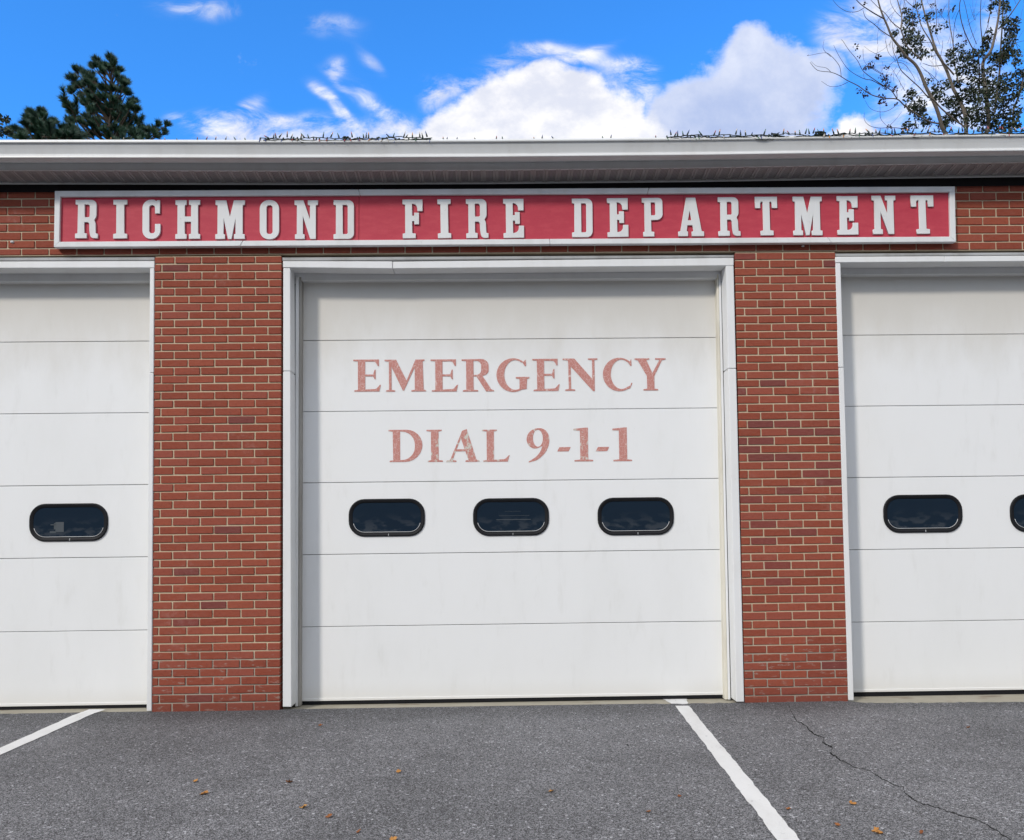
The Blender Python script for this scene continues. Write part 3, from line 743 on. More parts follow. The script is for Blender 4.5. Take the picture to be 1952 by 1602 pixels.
# roof and body behind
rz = at(100, 262, -.2).z
rf = []
RZ0 = at(976, 266, -.28).z-.03
v = [(-9.6, -.22, RZ0), (9.6, -.22, RZ0), (9.6, 5.2, RZ0+1.35), (-9.6, 5.2, RZ0+1.35), (-9.6, 10.7, RZ0), (9.6, 10.7, RZ0),
     (-9.6, -.195, RZ0-.05), (9.6, -.195, RZ0-.05), (9.6, 5.2, RZ0+1.28), (-9.6, 5.2, RZ0+1.28), (-9.6, 10.7, RZ0-.06), (9.6, 10.7, RZ0-.06)]
f = [(0, 1, 2, 3), (3, 2, 5, 4), (6, 9, 8, 7), (9, 10, 11, 8), (0, 6, 7, 1), (4, 5, 11, 10), (0, 3, 9, 6), (3, 4, 10, 9), (1, 7, 8, 2), (2, 8, 11, 5)]
under(link('roof', mesh(v, f, 'roof'), M['roof']))
g = G()
g.add(*box_geo(-9.0, 9.0, 10.1, 10.3, -.1, 4.2)); g.add(*box_geo(-9.2, -9.0, .345, 10.3, -.1, 4.2)); g.add(*box_geo(9.0, 9.2, .345, 10.3, -.1, 4.2)); g.add(*box_geo(-9.0, 9.0, .350, .40, 3.48, 4.2))
bw = g.build('back_wall', M['plain_wall']); under(bw)
fl = box('station_floor', -9, 9, .56, 10.1, -.1, -.002, M['concrete']); under(fl)

# ------------------------------------------------------------------ letters
def rounded(pts, seg=6):
    out = []; n = len(pts)
    for i, p in enumerate(pts):
        r = p[2] if len(p) > 2 else 0
        P = Vector(p[:2])
        if not r: out.append(P); continue
        A = Vector(pts[i-1][:2]); C = Vector(pts[(i+1) % n][:2])
        a = (A-P); c = (C-P); la, lc = a.length, c.length; a.normalize(); c.normalize()
        r = min(r, la*.98, lc*.98)
        s0, s1 = P+a*r, P+c*r
        for j in range(seg+1):
            t = j/seg; out.append(s0*(1-t)**2*1 + P*2*t*(1-t)*1 + s1*t*t if False else _arc(s0, P, s1, t))
    return out
def _arc(a, p, c, t):
    w = .7071          # conic weight: a quarter circle for right angles
    q = (1-t)**2+2*w*t*(1-t)+t*t
    return (a*(1-t)**2+p*(2*w*t*(1-t))+c*t*t)/q
def ell(cx, cy, rx, ry, a0, a1, n=22):
    return [(cx+rx*math.cos(math.radians(a0+(a1-a0)*i/n)), cy+ry*math.sin(math.radians(a0+(a1-a0)*i/n))) for i in range(n+1)]
def glyph_mesh(loops, depth, bev=0.0):
    """flat letter in the XZ plane, front at y=-depth, from closed outlines (first outer, others holes)"""
    cu = bpy.data.curves.new('glyph', 'CURVE'); cu.dimensions = '2D'; cu.fill_mode = 'BOTH'
    cu.extrude = max(depth/2-bev, 1e-5); cu.bevel_depth = bev; cu.bevel_resolution = 0
    if bev: cu.offset = -bev
    for lp_ in loops:
        pts = rounded(lp_); sp = cu.splines.new('POLY'); sp.points.add(len(pts)-1); sp.use_cyclic_u = True
        for q, p in zip(sp.points, pts): q.co = (p[0], p[1], 0, 1)
    ob = bpy.data.objects.new('glyph', cu); COL.objects.link(ob)
    dg = bpy.context.evaluated_depsgraph_get()
    me = bpy.data.meshes.new_from_object(ob.evaluated_get(dg))
    bpy.data.objects.remove(ob); bpy.data.curves.remove(cu)
    for q in me.vertices: x_, y_, z_ = q.co; q.co = (x_, -z_-depth/2, y_)
    me.update(); return me
def scale_loops(loops, sx, sz): return [[(p[0]*sx, p[1]*sz)+((p[2]*min(sx, sz),) if len(p) > 2 else ()) for p in lp_] for lp_ in loops]

SL = {
 'I': (25.5, [[(0, 0), (25.5, 0), (25.5, 8.5), (20.2, 9.5), (20.2, 63.5), (25.5, 64.5), (25.5, 73), (0, 73), (0, 64.5), (5.5, 63.5), (5.5, 9.5), (0, 8.5)]]),
 'H': (47.5, [[(0, 0), (21.5, 0), (21.5, 8.5), (18, 9.5), (18, 32), (30, 32), (30, 9.5), (26, 8.5), (26, 0), (47.5, 0), (47.5, 8.5), (43.5, 9.5), (43.5, 63.5), (47.5, 64.5), (47.5, 73), (26, 73), (26, 64.5), (30, 63.5), (30, 42), (18, 42), (18, 63.5), (21.5, 64.5), (21.5, 73), (0, 73), (0, 64.5), (4, 63.5), (4, 9.5), (0, 8.5)]]),
 'M': (56, [[(0, 0), (18.5, 0), (18.5, 8.5), (15.5, 9.5), (15.5, 40), (24, 0), (31, 0), (38.5, 40), (38.5, 9.5), (35.5, 8.5), (35.5, 0), (56, 0), (56, 8.5), (52, 9.5), (52, 63.5), (56, 64.5), (56, 73), (35, 73), (27.5, 41), (20.5, 73), (0, 73), (0, 64.5), (4, 63.5), (4, 9.5), (0, 8.5)]]),
 'O': (37, [[(0, -1, 17), (37, -1, 17), (37, 74, 17), (0, 74, 17)], [(13, 9, 5), (24.5, 9, 5), (24.5, 64, 5), (13, 64, 5)]]),
 'C': (34.5, [[(33.5, 47.5), (24, 47.5), (24, 63.5, 5), (13, 63.5, 5), (13, 9.5, 5), (24, 9.5, 5), (24, 27.5), (34.5, 27.5), (34.5, -1, 16), (0, -1, 16), (0, 74, 16), (24, 74, 3), (26, 71), (28.5, 73), (33.5, 73)]]),
 'N': (45, [[(1, 0), (19.5, 0), (19.5, 8.5), (16, 9.5), (16, 43), (30, 0), (41, 0), (41, 63.5), (45, 64.5), (45, 73), (25.5, 73), (25.5, 64.5), (29.5, 63.5), (29.5, 37), (17, 73), (0, 73), (0, 64.5), (4.5, 63.5), (4.5, 9.5), (1, 8.5)]]),
 'D': (39, [[(0, 0), (39, 0, 11), (39, 73, 11), (0, 73), (0, 64.5), (4.5, 63.5), (4.5, 9.5), (0, 8.5)], [(17.5, 9), (27, 9, 3), (27, 64, 3), (17.5, 64)]]),
 'R': (42.5, [[(0, 0), (21.8, 0), (21.8, 9), (17, 10), (17, 30.5), (26, 30.5, 4), (26.6, 14), (29, 0, 6), (42.5, 0), (42.5, 8.5), (38.5, 9.5), (38.0, 29, 3), (35.3, 34.5, 1.5), (39.5, 41, 3), (39.5, 73, 10), (0, 73), (0, 64.5), (4.5, 63.5), (4.5, 9.5), (0, 8.5)], [(17.2, 40), (26.7, 40, 3), (26.7, 64.2, 4), (17.2, 64.2)]]),
 'P': (39.3, [[(1.4, 0), (22.5, 0), (22.5, 8.5), (17, 9.5), (17, 30.8), (39.3, 31.5, 11), (39.3, 73, 8), (0, 73), (0, 64.5), (4.5, 63.5), (4.5, 9.5), (1.4, 8.5)], [(17, 40), (25.5, 40, 3), (25.5, 64.5, 3), (17, 64.5)]]),
 'A': (49, [[(0, 0), (18.5, 0), (18.5, 8.5), (16, 9.5), (17.6, 20.5), (27, 20.5), (29.2, 9.5), (25.5, 8.5), (25.5, 0), (49, 0), (49, 8.5), (44.5, 9.5), (33.5, 73), (16, 73), (4.2, 9.5), (0, 8.5)], [(18.7, 30), (25.8, 30), (22.3, 49)]]),
 'F': (38.5, [[(0, 0), (25, 0), (25, 8.5), (18.4, 9.5), (18.4, 32), (22.3, 32), (22.3, 26), (31.5, 26), (31.5, 48), (22.3, 48), (22.3, 42.4), (18.4, 42.4), (18.4, 65), (28, 65, 9), (28.5, 51), (38.5, 51), (38.5, 73), (0, 73), (0, 64.5), (4.9, 63.5), (4.9, 9.5), (0, 8.5)]]),
 'E': (39.3, [[(0, 0), (39.3, 0), (39.3, 22.5), (29.5, 22.5), (28.5, 9, 9), (18.4, 9), (18.4, 32), (22.3, 32), (22.3, 26), (31.5, 26), (31.5, 48), (22.3, 48), (22.3, 42.4), (18.4, 42.4), (18.4, 65), (28, 65, 9), (28.5, 51), (39, 51), (39, 73), (0, 73), (0, 64.5), (4.9, 63.5), (4.9, 9.5), (0, 8.5)]]),
 'T': (43, [[(9.5, 0), (34.5, 0), (34.5, 8.5), (28, 9.5), (28, 64, 2), (32.5, 64, 4), (32.5, 51.5), (43, 51.5), (43, 73), (0, 73), (0, 51.5), (10, 51.5), (10, 64, 4), (15, 64, 2), (15, 9.5), (9.5, 8.5)]]),
}
# sign
YS = -.012                     # back of the sign stands off the wall
YB = -.038                     # red board face
YFm = -.058                    # white frame face
sign = tag(empty('fire_department_sign', at(962, 415, 0)), 'long red sign board in white frame with raised white letters RICHMOND FIRE DEPARTMENT', 'sign')
SO = sign.location.copy()
def on_sign(o): o.parent = sign; o.matrix_parent_inverse = Matrix.Translation(-SO); return o
oTL, oTR, oBL, oBR = (104.2, 364.2), (1820.5, 355.6), (102.4, 471.4), (1822.6, 461.2)
iTL, iTR, iBL, iBR = (114.6, 375.2), (1810.2, 366.4), (112.8, 461.2), (1811.8, 451.2)
def sq(p, Y=YFm): return xz(p[0], p[1], Y)
def lerp2(a, c, t): return (a[0]+(c[0]-a[0])*t, a[1]+(c[1]-a[1])*t)
def frame_piece(o0, o1, i0, i1):
    """o: outer edge, i: inner edge"""
    pts = [sq(o0), sq(o1), sq(i1), sq(i0)]
    area = sum(pts[k][0]*pts[(k+1) % 4][1]-pts[(k+1) % 4][0]*pts[k][1] for k in range(4))
    if area < 0: pts.reverse()
    return on_sign(hexa('frame_board', pts, YFm+random.uniform(-.0012, .0012), YS, M['sign_white'], None, .0025))
e_ = .0004
for a, c in ((0, .337), (.3374, .66), (.6604, 1)):
    frame_piece(lerp2(oTL, oTR, a), lerp2(oTL, oTR, c), lerp2(iTL, iTR, a), lerp2(iTL, iTR, c))
for a, c in ((0, .206), (.2064, .55), (.5504, .862), (.8624, 1)):
    frame_piece(lerp2(oBL, oBR, a), lerp2(oBL, oBR, c), lerp2(iBL, iBR, a), lerp2(iBL, iBR, c))
frame_piece(oTL, oBL, iTL, iBL); frame_piece(oTR, oBR, iTR, iBR)
pT0, pT1, pB0, pB1 = (112, 373), (1812.5, 364), (110.5, 463.5), (1814, 453.6)
for a, c in ((0, .3365), (.3369, .70), (.7003, 1)):
    q = [sq(lerp2(pB0, pB1, a), YB), sq(lerp2(pB0, pB1, c), YB), sq(lerp2(pT0, pT1, c), YB), sq(lerp2(pT0, pT1, a), YB)]
    on_sign(hexa('sign_board', q, YB, YS+.002, M['sign_red'], None, .0008))
SIGN = [('R', 142.8, 186.1, 381.2, 454.2), ('I', 215.6, 242, 381.3, 454.8), ('C', 271.3, 305.6, 382, 454.6), ('H', 334, 381.3, 381.8, 455.4), ('M', 410.2, 466.3, 382, 455.6), ('O', 495, 532.1, 382.6, 455.4), ('N', 561.2, 606, 382, 455.6), ('D', 635.7, 674.8, 381.8, 455.6),
        ('F', 767.7, 806, 380.7, 454.2), ('I', 834.8, 860.3, 380.2, 454), ('R', 888.8, 931.3, 379.8, 453.8), ('E', 960, 999.3, 379.4, 453.6), ('D', 1090.7, 1130, 378.7, 452), ('E', 1158.4, 1198.3, 378, 451.8), ('P', 1225, 1264.3, 377.6, 451), ('A', 1293.2, 1342.4, 377, 450.2), ('R', 1369.8, 1412, 376.2, 449.8), ('T', 1441, 1483.3, 375.4, 448.8), ('M', 1512.7, 1568.2, 375, 448.4), ('E', 1597, 1636.7, 374, 447.4), ('N', 1663.6, 1709, 373.2, 446.2), ('T', 1738.6, 1781.6, 372.8, 445.8)]
TH = .014
for chh, xa_, xb_, yt, yb in SIGN:
    w0, loops = SL[chh]
    A, B_ = at(xa_, yb, YB-TH), at(xb_, yb, YB-TH); Tt = at((xa_+xb_)/2, yt, YB-TH); Bb = at((xa_+xb_)/2, yb, YB-TH)
    sx = (B_.x-A.x)/w0; sz = (Tt.z-Bb.z)/73.0
    me = glyph_mesh(scale_loops(loops, sx, sz), TH, .0012)
    o = link('letter', me, M['sign_white']); o.location = (A.x, YB-.0005, Bb.z); o.rotation_euler = (0, -math.atan2(B_.z-A.z, B_.x-A.x)*.0+random.gauss(0, .004), 0)
    on_sign(o); o['label'] = 'raised white letter '+chh

DL = {
 'E': (53, [[(2, 0), (50, 0), (53, 12.5), (50.8, 12.5), (44, 4.8, 3), (23, 4), (23, 28.8), (38, 28.8), (41, 23.5), (43, 23.5), (43, 41.5), (41, 41.5), (38, 32.6), (23, 32.6), (23, 57.2), (42, 57.2, 3), (47, 48.5), (49.4, 48.5), (49.4, 61), (0, 61), (0, 58.5), (9, 57.4), (9, 3.6), (2, 2.5)]]),
 'M': (79, [[(2.5, 0), (20, 0), (20, 2.5), (13.2, 3.5), (13.2, 47), (34.5, 2), (37, 2), (57.5, 46), (57.5, 3.5), (51, 2.5), (51, 0), (79, 0), (79, 2.5), (74.5, 3.5), (72.8, 57.5), (76.5, 58.5), (76.5, 61), (59, 61), (41.8, 21), (22, 61), (0, 61), (0, 58.5), (8.2, 57), (8.2, 3.5), (2.5, 2.5)]]),
 'R': (61, [[(2, 0), (31, 0), (31, 2.5), (22.5, 3.5), (22.5, 28.5), (28, 28.5), (46, 0), (61, 0), (61, 2), (56, 4), (39.5, 29.4), (51.5, 33, 8), (51.5, 61.5, 14), (0, 61), (0, 58.5), (8.5, 57.5), (8.5, 3.5), (2, 2.5)], [(22.5, 31.5), (37, 31.5, 9), (37, 57.8, 9), (22.5, 57.8)]]),
 'N': (66, [[(4, 0), (23, 0), (23, 2.5), (15.5, 3.5), (15.0, 46), (57, -1), (60.3, -1), (60.3, 57.5), (66, 58.5), (66, 61), (48, 61), (48, 58.5), (55.7, 57.5), (55.7, 22), (22, 61), (0, 61), (0, 58.5), (10.2, 57), (11, 3.5), (4, 2.5)]]),
 'Y': (59, [[(16, 0), (44, 0), (44, 2.5), (37, 3.5), (37, 27), (52, 57), (59, 58.5), (59, 61), (39, 61), (39, 58.5), (47, 57.5), (33.5, 33), (22.5, 57.5), (28, 58.5), (28, 61), (0, 61), (0, 58.5), (6, 57), (23, 27), (23, 3.5), (16, 2.5)]]),
 'D': (65, [[(2, 0), (64.5, 0, 33), (64.5, 61, 30), (0, 61), (0, 58.5), (8, 57.5), (8.6, 3.5), (2, 2.5)], [(22, 3.6), (50, 3.6, 25), (50, 57.6, 25), (22, 57.6)]]),
 'I': (31, [[(2, 0), (31, 0), (31, 2.5), (23, 3.5), (23, 57.5), (29, 58.5), (29, 61), (0, 61), (0, 58.5), (8.5, 57.5), (8.5, 3.5), (2, 2.5)]]),
 'A': (63, [[(0, 0), (19, 0), (19, 2.5), (12, 4), (18.0, 20), (36, 20), (41.5, 4), (36, 2.5), (36, 0), (63, 0), (63, 2.5), (57, 4), (39, 62), (30, 58.5), (26.2, 49), (7, 4), (0, 2.5)], [(19.6, 24), (34.6, 24), (28, 44.5)]]),
 'L': (53, [[(2, 0), (49, 0), (53, 12), (51, 12), (44, 4.8, 3), (23, 4), (23, 57.5), (29, 58.5), (29, 61), (0, 61), (0, 58.5), (9, 57.5), (9, 3.5), (2, 2.5)]]),
 '9': (45, [[(4, 0), (5, -1.6), (22, 3, 6), (37, 16, 6), (44, 31, 6), (45, 43, 6), (41, 55, 6), (32, 61.2, 5), (20, 62, 6), (8, 57, 6), (.5, 46, 6), (1.6, 33.5, 6), (9, 25.5, 5), (18, 23.5, 4), (27, 26.5), (31, 28.8), (28, 20, 4), (20, 9.5, 4), (8, 2.2)], ell(22.6, 43, 9.6, 15.6, 0, 345.9, 22)]),
 '-': (25, [[(0, 19), (21, 19), (25, 27), (4, 27)]]),
 '1': (36, [[(1, 0), (36, 0), (36, 2.5), (27, 3.5), (27, 62.5), (22, 62.5), (0, 60.5), (0, 57.5), (12, 57), (12, 3.5), (1, 2.5)]]),
}
DL['C'] = (57, [[(56, 14), (51.5, 4.5)]+ell(31.5, 30.5, 31.5, 31.5, 308, 50, 30)[1:]+[(54.5, 59.5), (55, 46.5), (52.6, 46.5), (48.5, 53)]+ell(35.5, 30.8, 20.5, 27.6, 58, 300, 26)+[(52, 9.5), (54, 15)]])
DL['G'] = (63, [[(57.5, 4.5)]+ell(32, 30.5, 32, 31.6, 300, 52, 30)+[(56.5, 59.5), (57, 47), (54.6, 47), (50, 54)]+ell(36, 30.8, 21, 27.8, 58, 292, 26)+[(44, 6.2), (44, 23), (37, 24.4), (37, 27), (63, 27), (63, 24.4), (58.5, 23)]])

# ------------------------------------------------------------------ garage doors
def rr(cx, cz, w, h, r, n=7):
    pts = []
    for (sx, sz, a0) in ((1, 1, 0), (-1, 1, 90), (-1, -1, 180), (1, -1, 270)):
        for i in range(n+1):
            a = math.radians(a0+90*i/n); pts.append((cx+sx*(w/2-r)+r*math.cos(a), cz+sz*(h/2-r)+r*math.sin(a)))
    return pts
def window(door, x0, x1, y0, y1, org, extra=None):
    A, B_ = at(x0, y1, YD-.012), at(x1, y0, YD-.012)
    w, h = B_.x-A.x, B_.z-A.z; cx, cz = (A.x+B_.x)/2, (A.z+B_.z)/2
    rad = h*.415
    prof = [(0, 0), (0, .007), (.003, .0115), (.009, .013), (.016, .0115), (.021, .0085), (.026, .008), (.0315, .0045), (.032, .0015)]     # inset, height
    v, f = [], []
    for ins, hh in prof:
        for p in rr(0, 0, w-2*ins, h-2*ins, max(rad-ins, .02)): v.append((p[0], -hh, p[1]))
    k = len(rr(0, 0, 1, 1, .2))
    for i in range(len(prof)-1):
        for j in range(k): f.append((i*k+j, (i+1)*k+j, (i+1)*k+(j+1) % k, i*k+(j+1) % k))
    me = mesh(v, f, 'window', True)
    win = link('window', me, M['rubber']); win.location = (cx, YD, cz)
    win.parent = door; win.matrix_parent_inverse = Matrix.Translation(-org)
    pv = [(p[0], -.003, p[1]) for p in rr(0, 0, w-2*.029, h-2*.029, rad-.029)]
    link('pane', mesh(pv, [tuple(range(len(pv)))], 'pane'), M['glass'], win)
    gb = G(); ring = rr(0, 0, w-2*.036, h-2*.036, rad-.036)
    low = [p for p in ring if p[1] < -h*.12]
    low.sort(key=lambda p: p[0])
    gb.tube([(p[0], -.0045, p[1]) for p in low], .0016, 5); gb.build('glazing_bead', M['trim'], win, True)
    if extra == 'box':
        g2 = G()
        for (a0, a1, b0, b1) in ((-.060, 0.006, -.052, .028), (-.105, -.058, -.060, -.045), (-.100, -.055, .003, .010), (-.072, -.06, -.03, .02)):
            g2.add(*box_geo(a0-.045, a1-.045, -.0042, -.0030, b0-.025, b1-.025))
        g2.build('card', M['pane_card'], win)  # flat cut-out added to stand in for a box seen inside
    if extra == 'streak':
        g2 = G()
        for (a0, a1, zz, t_) in ((-.12, .16, -.022, .0022), (-.10, .15, .010, .0009), (-.05, .08, .045, .0007)):
            g2.add(*box_geo(a0, a1, -.0036, -.0030, zz-t_, zz+t_))
        g2.build('streak', M['pane_card'], win)  # pale strips added to imitate reflections in the pane
    # small drain nick in the lower lip
    box('drain_tab', .012, .0165, -.0165, -.008, -h/2+.004, -h/2+.022, M['steel'], win)
    return win
def garage_door(xl, xr, ytop, seams, ybot, xmid, wins, label, seal_h):
    zs = [at(xmid, y, YD).z for y in [ytop]+seams]; zb = at(xmid, ybot, YD).z
    org = Vector(((xl+xr)/2, YD, 0))
    d = tag(empty('garage_door', org), label, 'garage door', 'garage doors of the fire station')
    zs[0] += .16
    allz = zs+[zb]
    for i in range(len(allz)-1):
        zt, z0 = allz[i]-(.0022 if i else 0), allz[i+1]+(.0022 if i < len(allz)-2 else 0)
        v, f = box_geo(xl-.03, xr+.03, YD+random.uniform(-.0006, .0006), YD+.045, z0, zt); me = mesh(v, f, 'door_panel'); bevel_me(me, .0022)
        o = link('door_panel', me, M['door']); o.parent = d; o.matrix_parent_inverse = Matrix.Translation(-org)
    o = box('panel_backing', xl-.02, xr+.02, YD+.014, YD+.03, zb+.01, zs[0]-.02, M['seam']); o.parent = d; o.matrix_parent_inverse = Matrix.Translation(-org)
    o = box('bottom_seal', xl-.02, xr+.02, YD+.004, YD+.04, zb-seal_h, zb-.0005, M['rubber'], None, .004); o.parent = d; o.matrix_parent_inverse = Matrix.Translation(-org)
    o = box('bottom_rail', xl-.02, xr+.02, YD-.004, YD+.004, zb+.0005, zb+.022, M['door'], None, .002); o.parent = d; o.matrix_parent_inverse = Matrix.Translation(-org)
    for wv in wins: window(d, *wv[:4], org, wv[4] if len(wv) > 4 else None)
    return d, org
XL, XR = at(577, 930, YD).x, at(1368, 930, YD).x
dm, orgm = garage_door(XL-.02, XR+.02, 537, [646.6, 781.6, 916.6, 1053, 1190], 1331.0, 976, [(664.5, 809.5, 950.3, 1023.8), (902, 1046, 949, 1022.4, 'streak'), (1140, 1284, 947.6, 1021.2)],
                       'white sectional garage door lettered EMERGENCY DIAL 9-1-1 between the two brick pillars', .03)
XL2 = at(283-815, 930, YD).x
dl, orgl = garage_door(XL2, at(283, 930, YD).x+.015, 538.4, [651.6, 788.2, 925.6, 1063.6, 1203.4], 1345.4, 140, [(54.4, 205.2, 959.2, 1033.0, 'box'), (-184, -36, 961, 1035), (-424, -276, 963, 1037)],
                       'plain white garage door to the left of both pillars, one window in view', .03)
dr, orgr = garage_door(at(1603, 930, YD).x, at(1603+820, 930, YD).x, 524.6, [638.2, 773.3, 909.2, 1046.4, 1184.3], 1317.6, 1790, [(1686, 1834, 942.4, 1016.4), (1928, 2076, 941, 1015), (2170, 2318, 940, 1014)],
                       'plain white garage door to the right of both pillars with thick black bottom seal', .055)
sm = 2.789
TXT = [('E', 205, 352, 128, 298), ('M', 372, 592, 128, 298), ('E', 617, 762, 127, 298), ('R', 782, 953, 126, 297.5), ('G', 967, 1142, 124, 297), ('E', 1158, 1303, 124, 295), ('N', 1320, 1505, 122, 293.5), ('C', 1533, 1692, 121, 293.5), ('Y', 1703, 1868, 121, 292),
       ('D', 393, 575, 501, 672), ('I', 595, 682, 501, 672), ('A', 700, 877, 500, 672), ('L', 890, 1037, 500, 671), ('9', 1125, 1250, 494, 670), ('-', 1290, 1362, 498, 669), ('1', 1378, 1480, 494, 669), ('-', 1495, 1567, 497, 668), ('1', 1585, 1687, 493, 668)]
peels = {10: 1, 11: 1, 12: 1, 9: 1, 13: 1, 15: 1}
for i, (chh, a, c, t, bt) in enumerate(TXT):
    w0, loops = DL[chh]
    xa_, xb_, yt, yb = 600+a/sm, 600+c/sm, 640+t/sm, 640+bt/sm
    A, B_ = at(xa_, yb, YD), at(xb_, yb, YD); xm = (xa_+xb_)/2; Tt, Bb = at(xm, yt, YD), at(xm, yb, YD)
    sx = (B_.x-A.x)/w0; sz = (Tt.z-Bb.z)/61.0
    me = glyph_mesh(scale_loops(loops, sx, sz), .0012)
    o = link('letter', me, M['vinyl_worn'] if i in (9, 13) else M['vinyl_peel'] if i in peels else M['vinyl']); o.location = (A.x, YD-.0012, Bb.z)
    o.parent = dm; o.matrix_parent_inverse = Matrix.Translation(-orgm)
    o['label'] = ('partly peeled' if i in peels else 'faded')+' red '+('hyphen' if chh == '-' else 'digit '+chh if chh.isdigit() else 'letter '+chh)

# ------------------------------------------------------------------ string lights on the gutter
fl_ = zline(266.6, 264.9, 256.4, -.30)
def lip(px):
    q = at(px, 265, -.30); return Vector((q.x, -.300, fl_(q.x)))
bulb_me = {}
def bulb_mesh():
    g1 = G(); g1.tube([(0, 0, 0), (0, 0, .003), (0, 0, .016), (0, 0, .0175)], [.0042, .0048, .0040, .003], 6)
    g2 = G(); g2.tube([(0, 0, .017), (0, 0, .022), (0, 0, .030), (0, 0, .037)], [.0030, .0032, .0022, .0004], 6)
    return mesh(g1.v, g1.f, 'socket', True), mesh(g2.v, g2.f, 'bulb', True)
SOCK, GLASSB = bulb_mesh()
BGL = {}
for n_ in BULB:
    mm = GLASSB.copy(); mm.materials.append(M['bulb_'+n_]); BGL[n_] = mm
SOCK.materials.append(M['socket'])
def light_run(name, x0, x1, dens, label, sparse=()):
    org = lip((x0+x1)/2)
    root = tag(empty(name, org), label, 'string lights', 'christmas lights along the gutter')
    inv = Matrix.Translation(-org)
    g = G()
    for s_ in range(3):
        pts = []; px = x0+s_*6
        while px < x1:
            q = lip(px); a = math.sin(px*.043+s_*2.1)*.6+math.sin(px*.11+s_)*.45-(1.1 if math.sin(px*.021+s_*1.3) > .72 else 0)
            pts.append(q+Vector((0, -.018-.006*random.random()-.004*s_, .004+.009*a+random.uniform(-.006, .006)-.010*s_-.004)))
            px += random.uniform(5, 9)
        g.tube(pts, .0034, 5)
        if s_ == 1:
            g.tube([p+Vector((0, -.004, random.uniform(-.004, .004))) for p in pts], .0030, 5)
    o = g.build('wire', M['wire']); o.parent = root; o.matrix_parent_inverse = inv
    px = x0
    while px < x1:
        q = lip(px); hang = random.random() < .45
        p = q+Vector((0, -.020, random.uniform(-.002, .010)))
        ang = random.gauss(0, .38); back = random.uniform(-.5, .2)
        col = random.choice(['red', 'amber', 'blue', 'green', 'clear', 'blue', 'green', 'red'])
        so = link('light_bulb', SOCK); so.location = p
        so.rotation_euler = (math.pi+random.uniform(-.6, -.2), ang, 0) if hang else (back, ang, 0)
        so.scale = (1.35, 1.35, 1.3); so.parent = root; so.matrix_parent_inverse = inv
        bo = link('bulb_glass', BGL[col], None, so)
        px += random.uniform(.6, 1.4)*dens*.82
    for px in sparse:
        q = lip(px); so = link('light_bulb', SOCK); so.location = q+Vector((0, -.004, -.006)); so.rotation_euler = (random.uniform(-.2, .2), random.gauss(0, .3), 0)
        so.scale = (1.2, 1.2, random.uniform(.5, 1.0)); so.parent = root; so.matrix_parent_inverse = inv
        link('bulb_glass', BGL[random.choice(list(BULB))], None, so)
    return root, inv
s1, i1 = light_run('string_lights', 498, 826, 8.5, 'tangled green wire string of small coloured bulbs over the middle of the gutter',
                   sparse=[212, 235, 315, 338, 376, 393, 411, 430, 450, 468, 845, 852, 871, 906, 946, 958, 1018, 1033, 1055, 1149, 1164, 1250])
s2, i2 = light_run('string_lights', 1270, 1985, 10.5, 'long green wire string of small coloured bulbs at the gutter under the bare tree')
# the bundled plug ends
for cxp, n_, r_ in ((1562, 9, .030), (660, 5, .018), (1475, 5, .02)):
    g = G(); q = lip(cxp)
    for k_ in range(n_):
        pts = [q+Vector((random.uniform(-1.5, 1.5)*r_, -.020+random.uniform(-.012, .008), random.uniform(-.3, .7)*r_)) for _ in range(6)]
        g.tube(smooth_line(pts, 3), .0036, 5)
    root, inv = (s2, i2) if cxp > 1200 else (s1, i1)
    o = g.build('wire_bundle', M['wire']); o.parent = root; o.matrix_parent_inverse = inv
q = lip(1568)+Vector((0, -.034, -.012))
o = box('plug', -.006, .006, -.006, .006, -.016, .008, M['bulb_clear'], None, .002); o.location = q; o.rotation_euler = (0, .5, 0); o.parent = s2; o.matrix_parent_inverse = i2

# ------------------------------------------------------------------ fallen leaves
def leaf(px, py, size, rot, color, label, curl=.8):
    q = gnd(px, py, ASZ+.003); size *= .58
    n = 7; v = []; f = []
    for i in range(n):
        t = i/(n-1); w = math.sin(math.pi*min(1, t*.92+.05))**.8*.40*random.uniform(.6, 1.35); zz = curl*(t-.45)**2
        v += [(t-.5, -w, zz+w*random.uniform(.2, .9)), (t-.5, 0, zz), (t-.5, w, zz+w*random.uniform(.2, 1.0))]
    for i in range(n-1):
        for j in (0, 1): f.append((3*i+j, 3*i+3+j, 3*i+4+j, 3*i+1+j))
    v += [(.5, -.015, curl*.3), (.5, .015, curl*.3), (.78, .05, curl*.15), (.78, .03, curl*.15)]
    k = len(v)-4; f.append((k, k+1, k+2, k+3))
    o = link('fallen_leaf', mesh([(a*size, c*size, d*size) for a, c, d in v], f, 'fallen_leaf'), M[color])
    o.location = q; o.rotation_euler = (random.uniform(-.45, .45), random.uniform(-.3, .2), rot)
    return tag(o, label, 'leaf', 'fallen leaves on the asphalt')
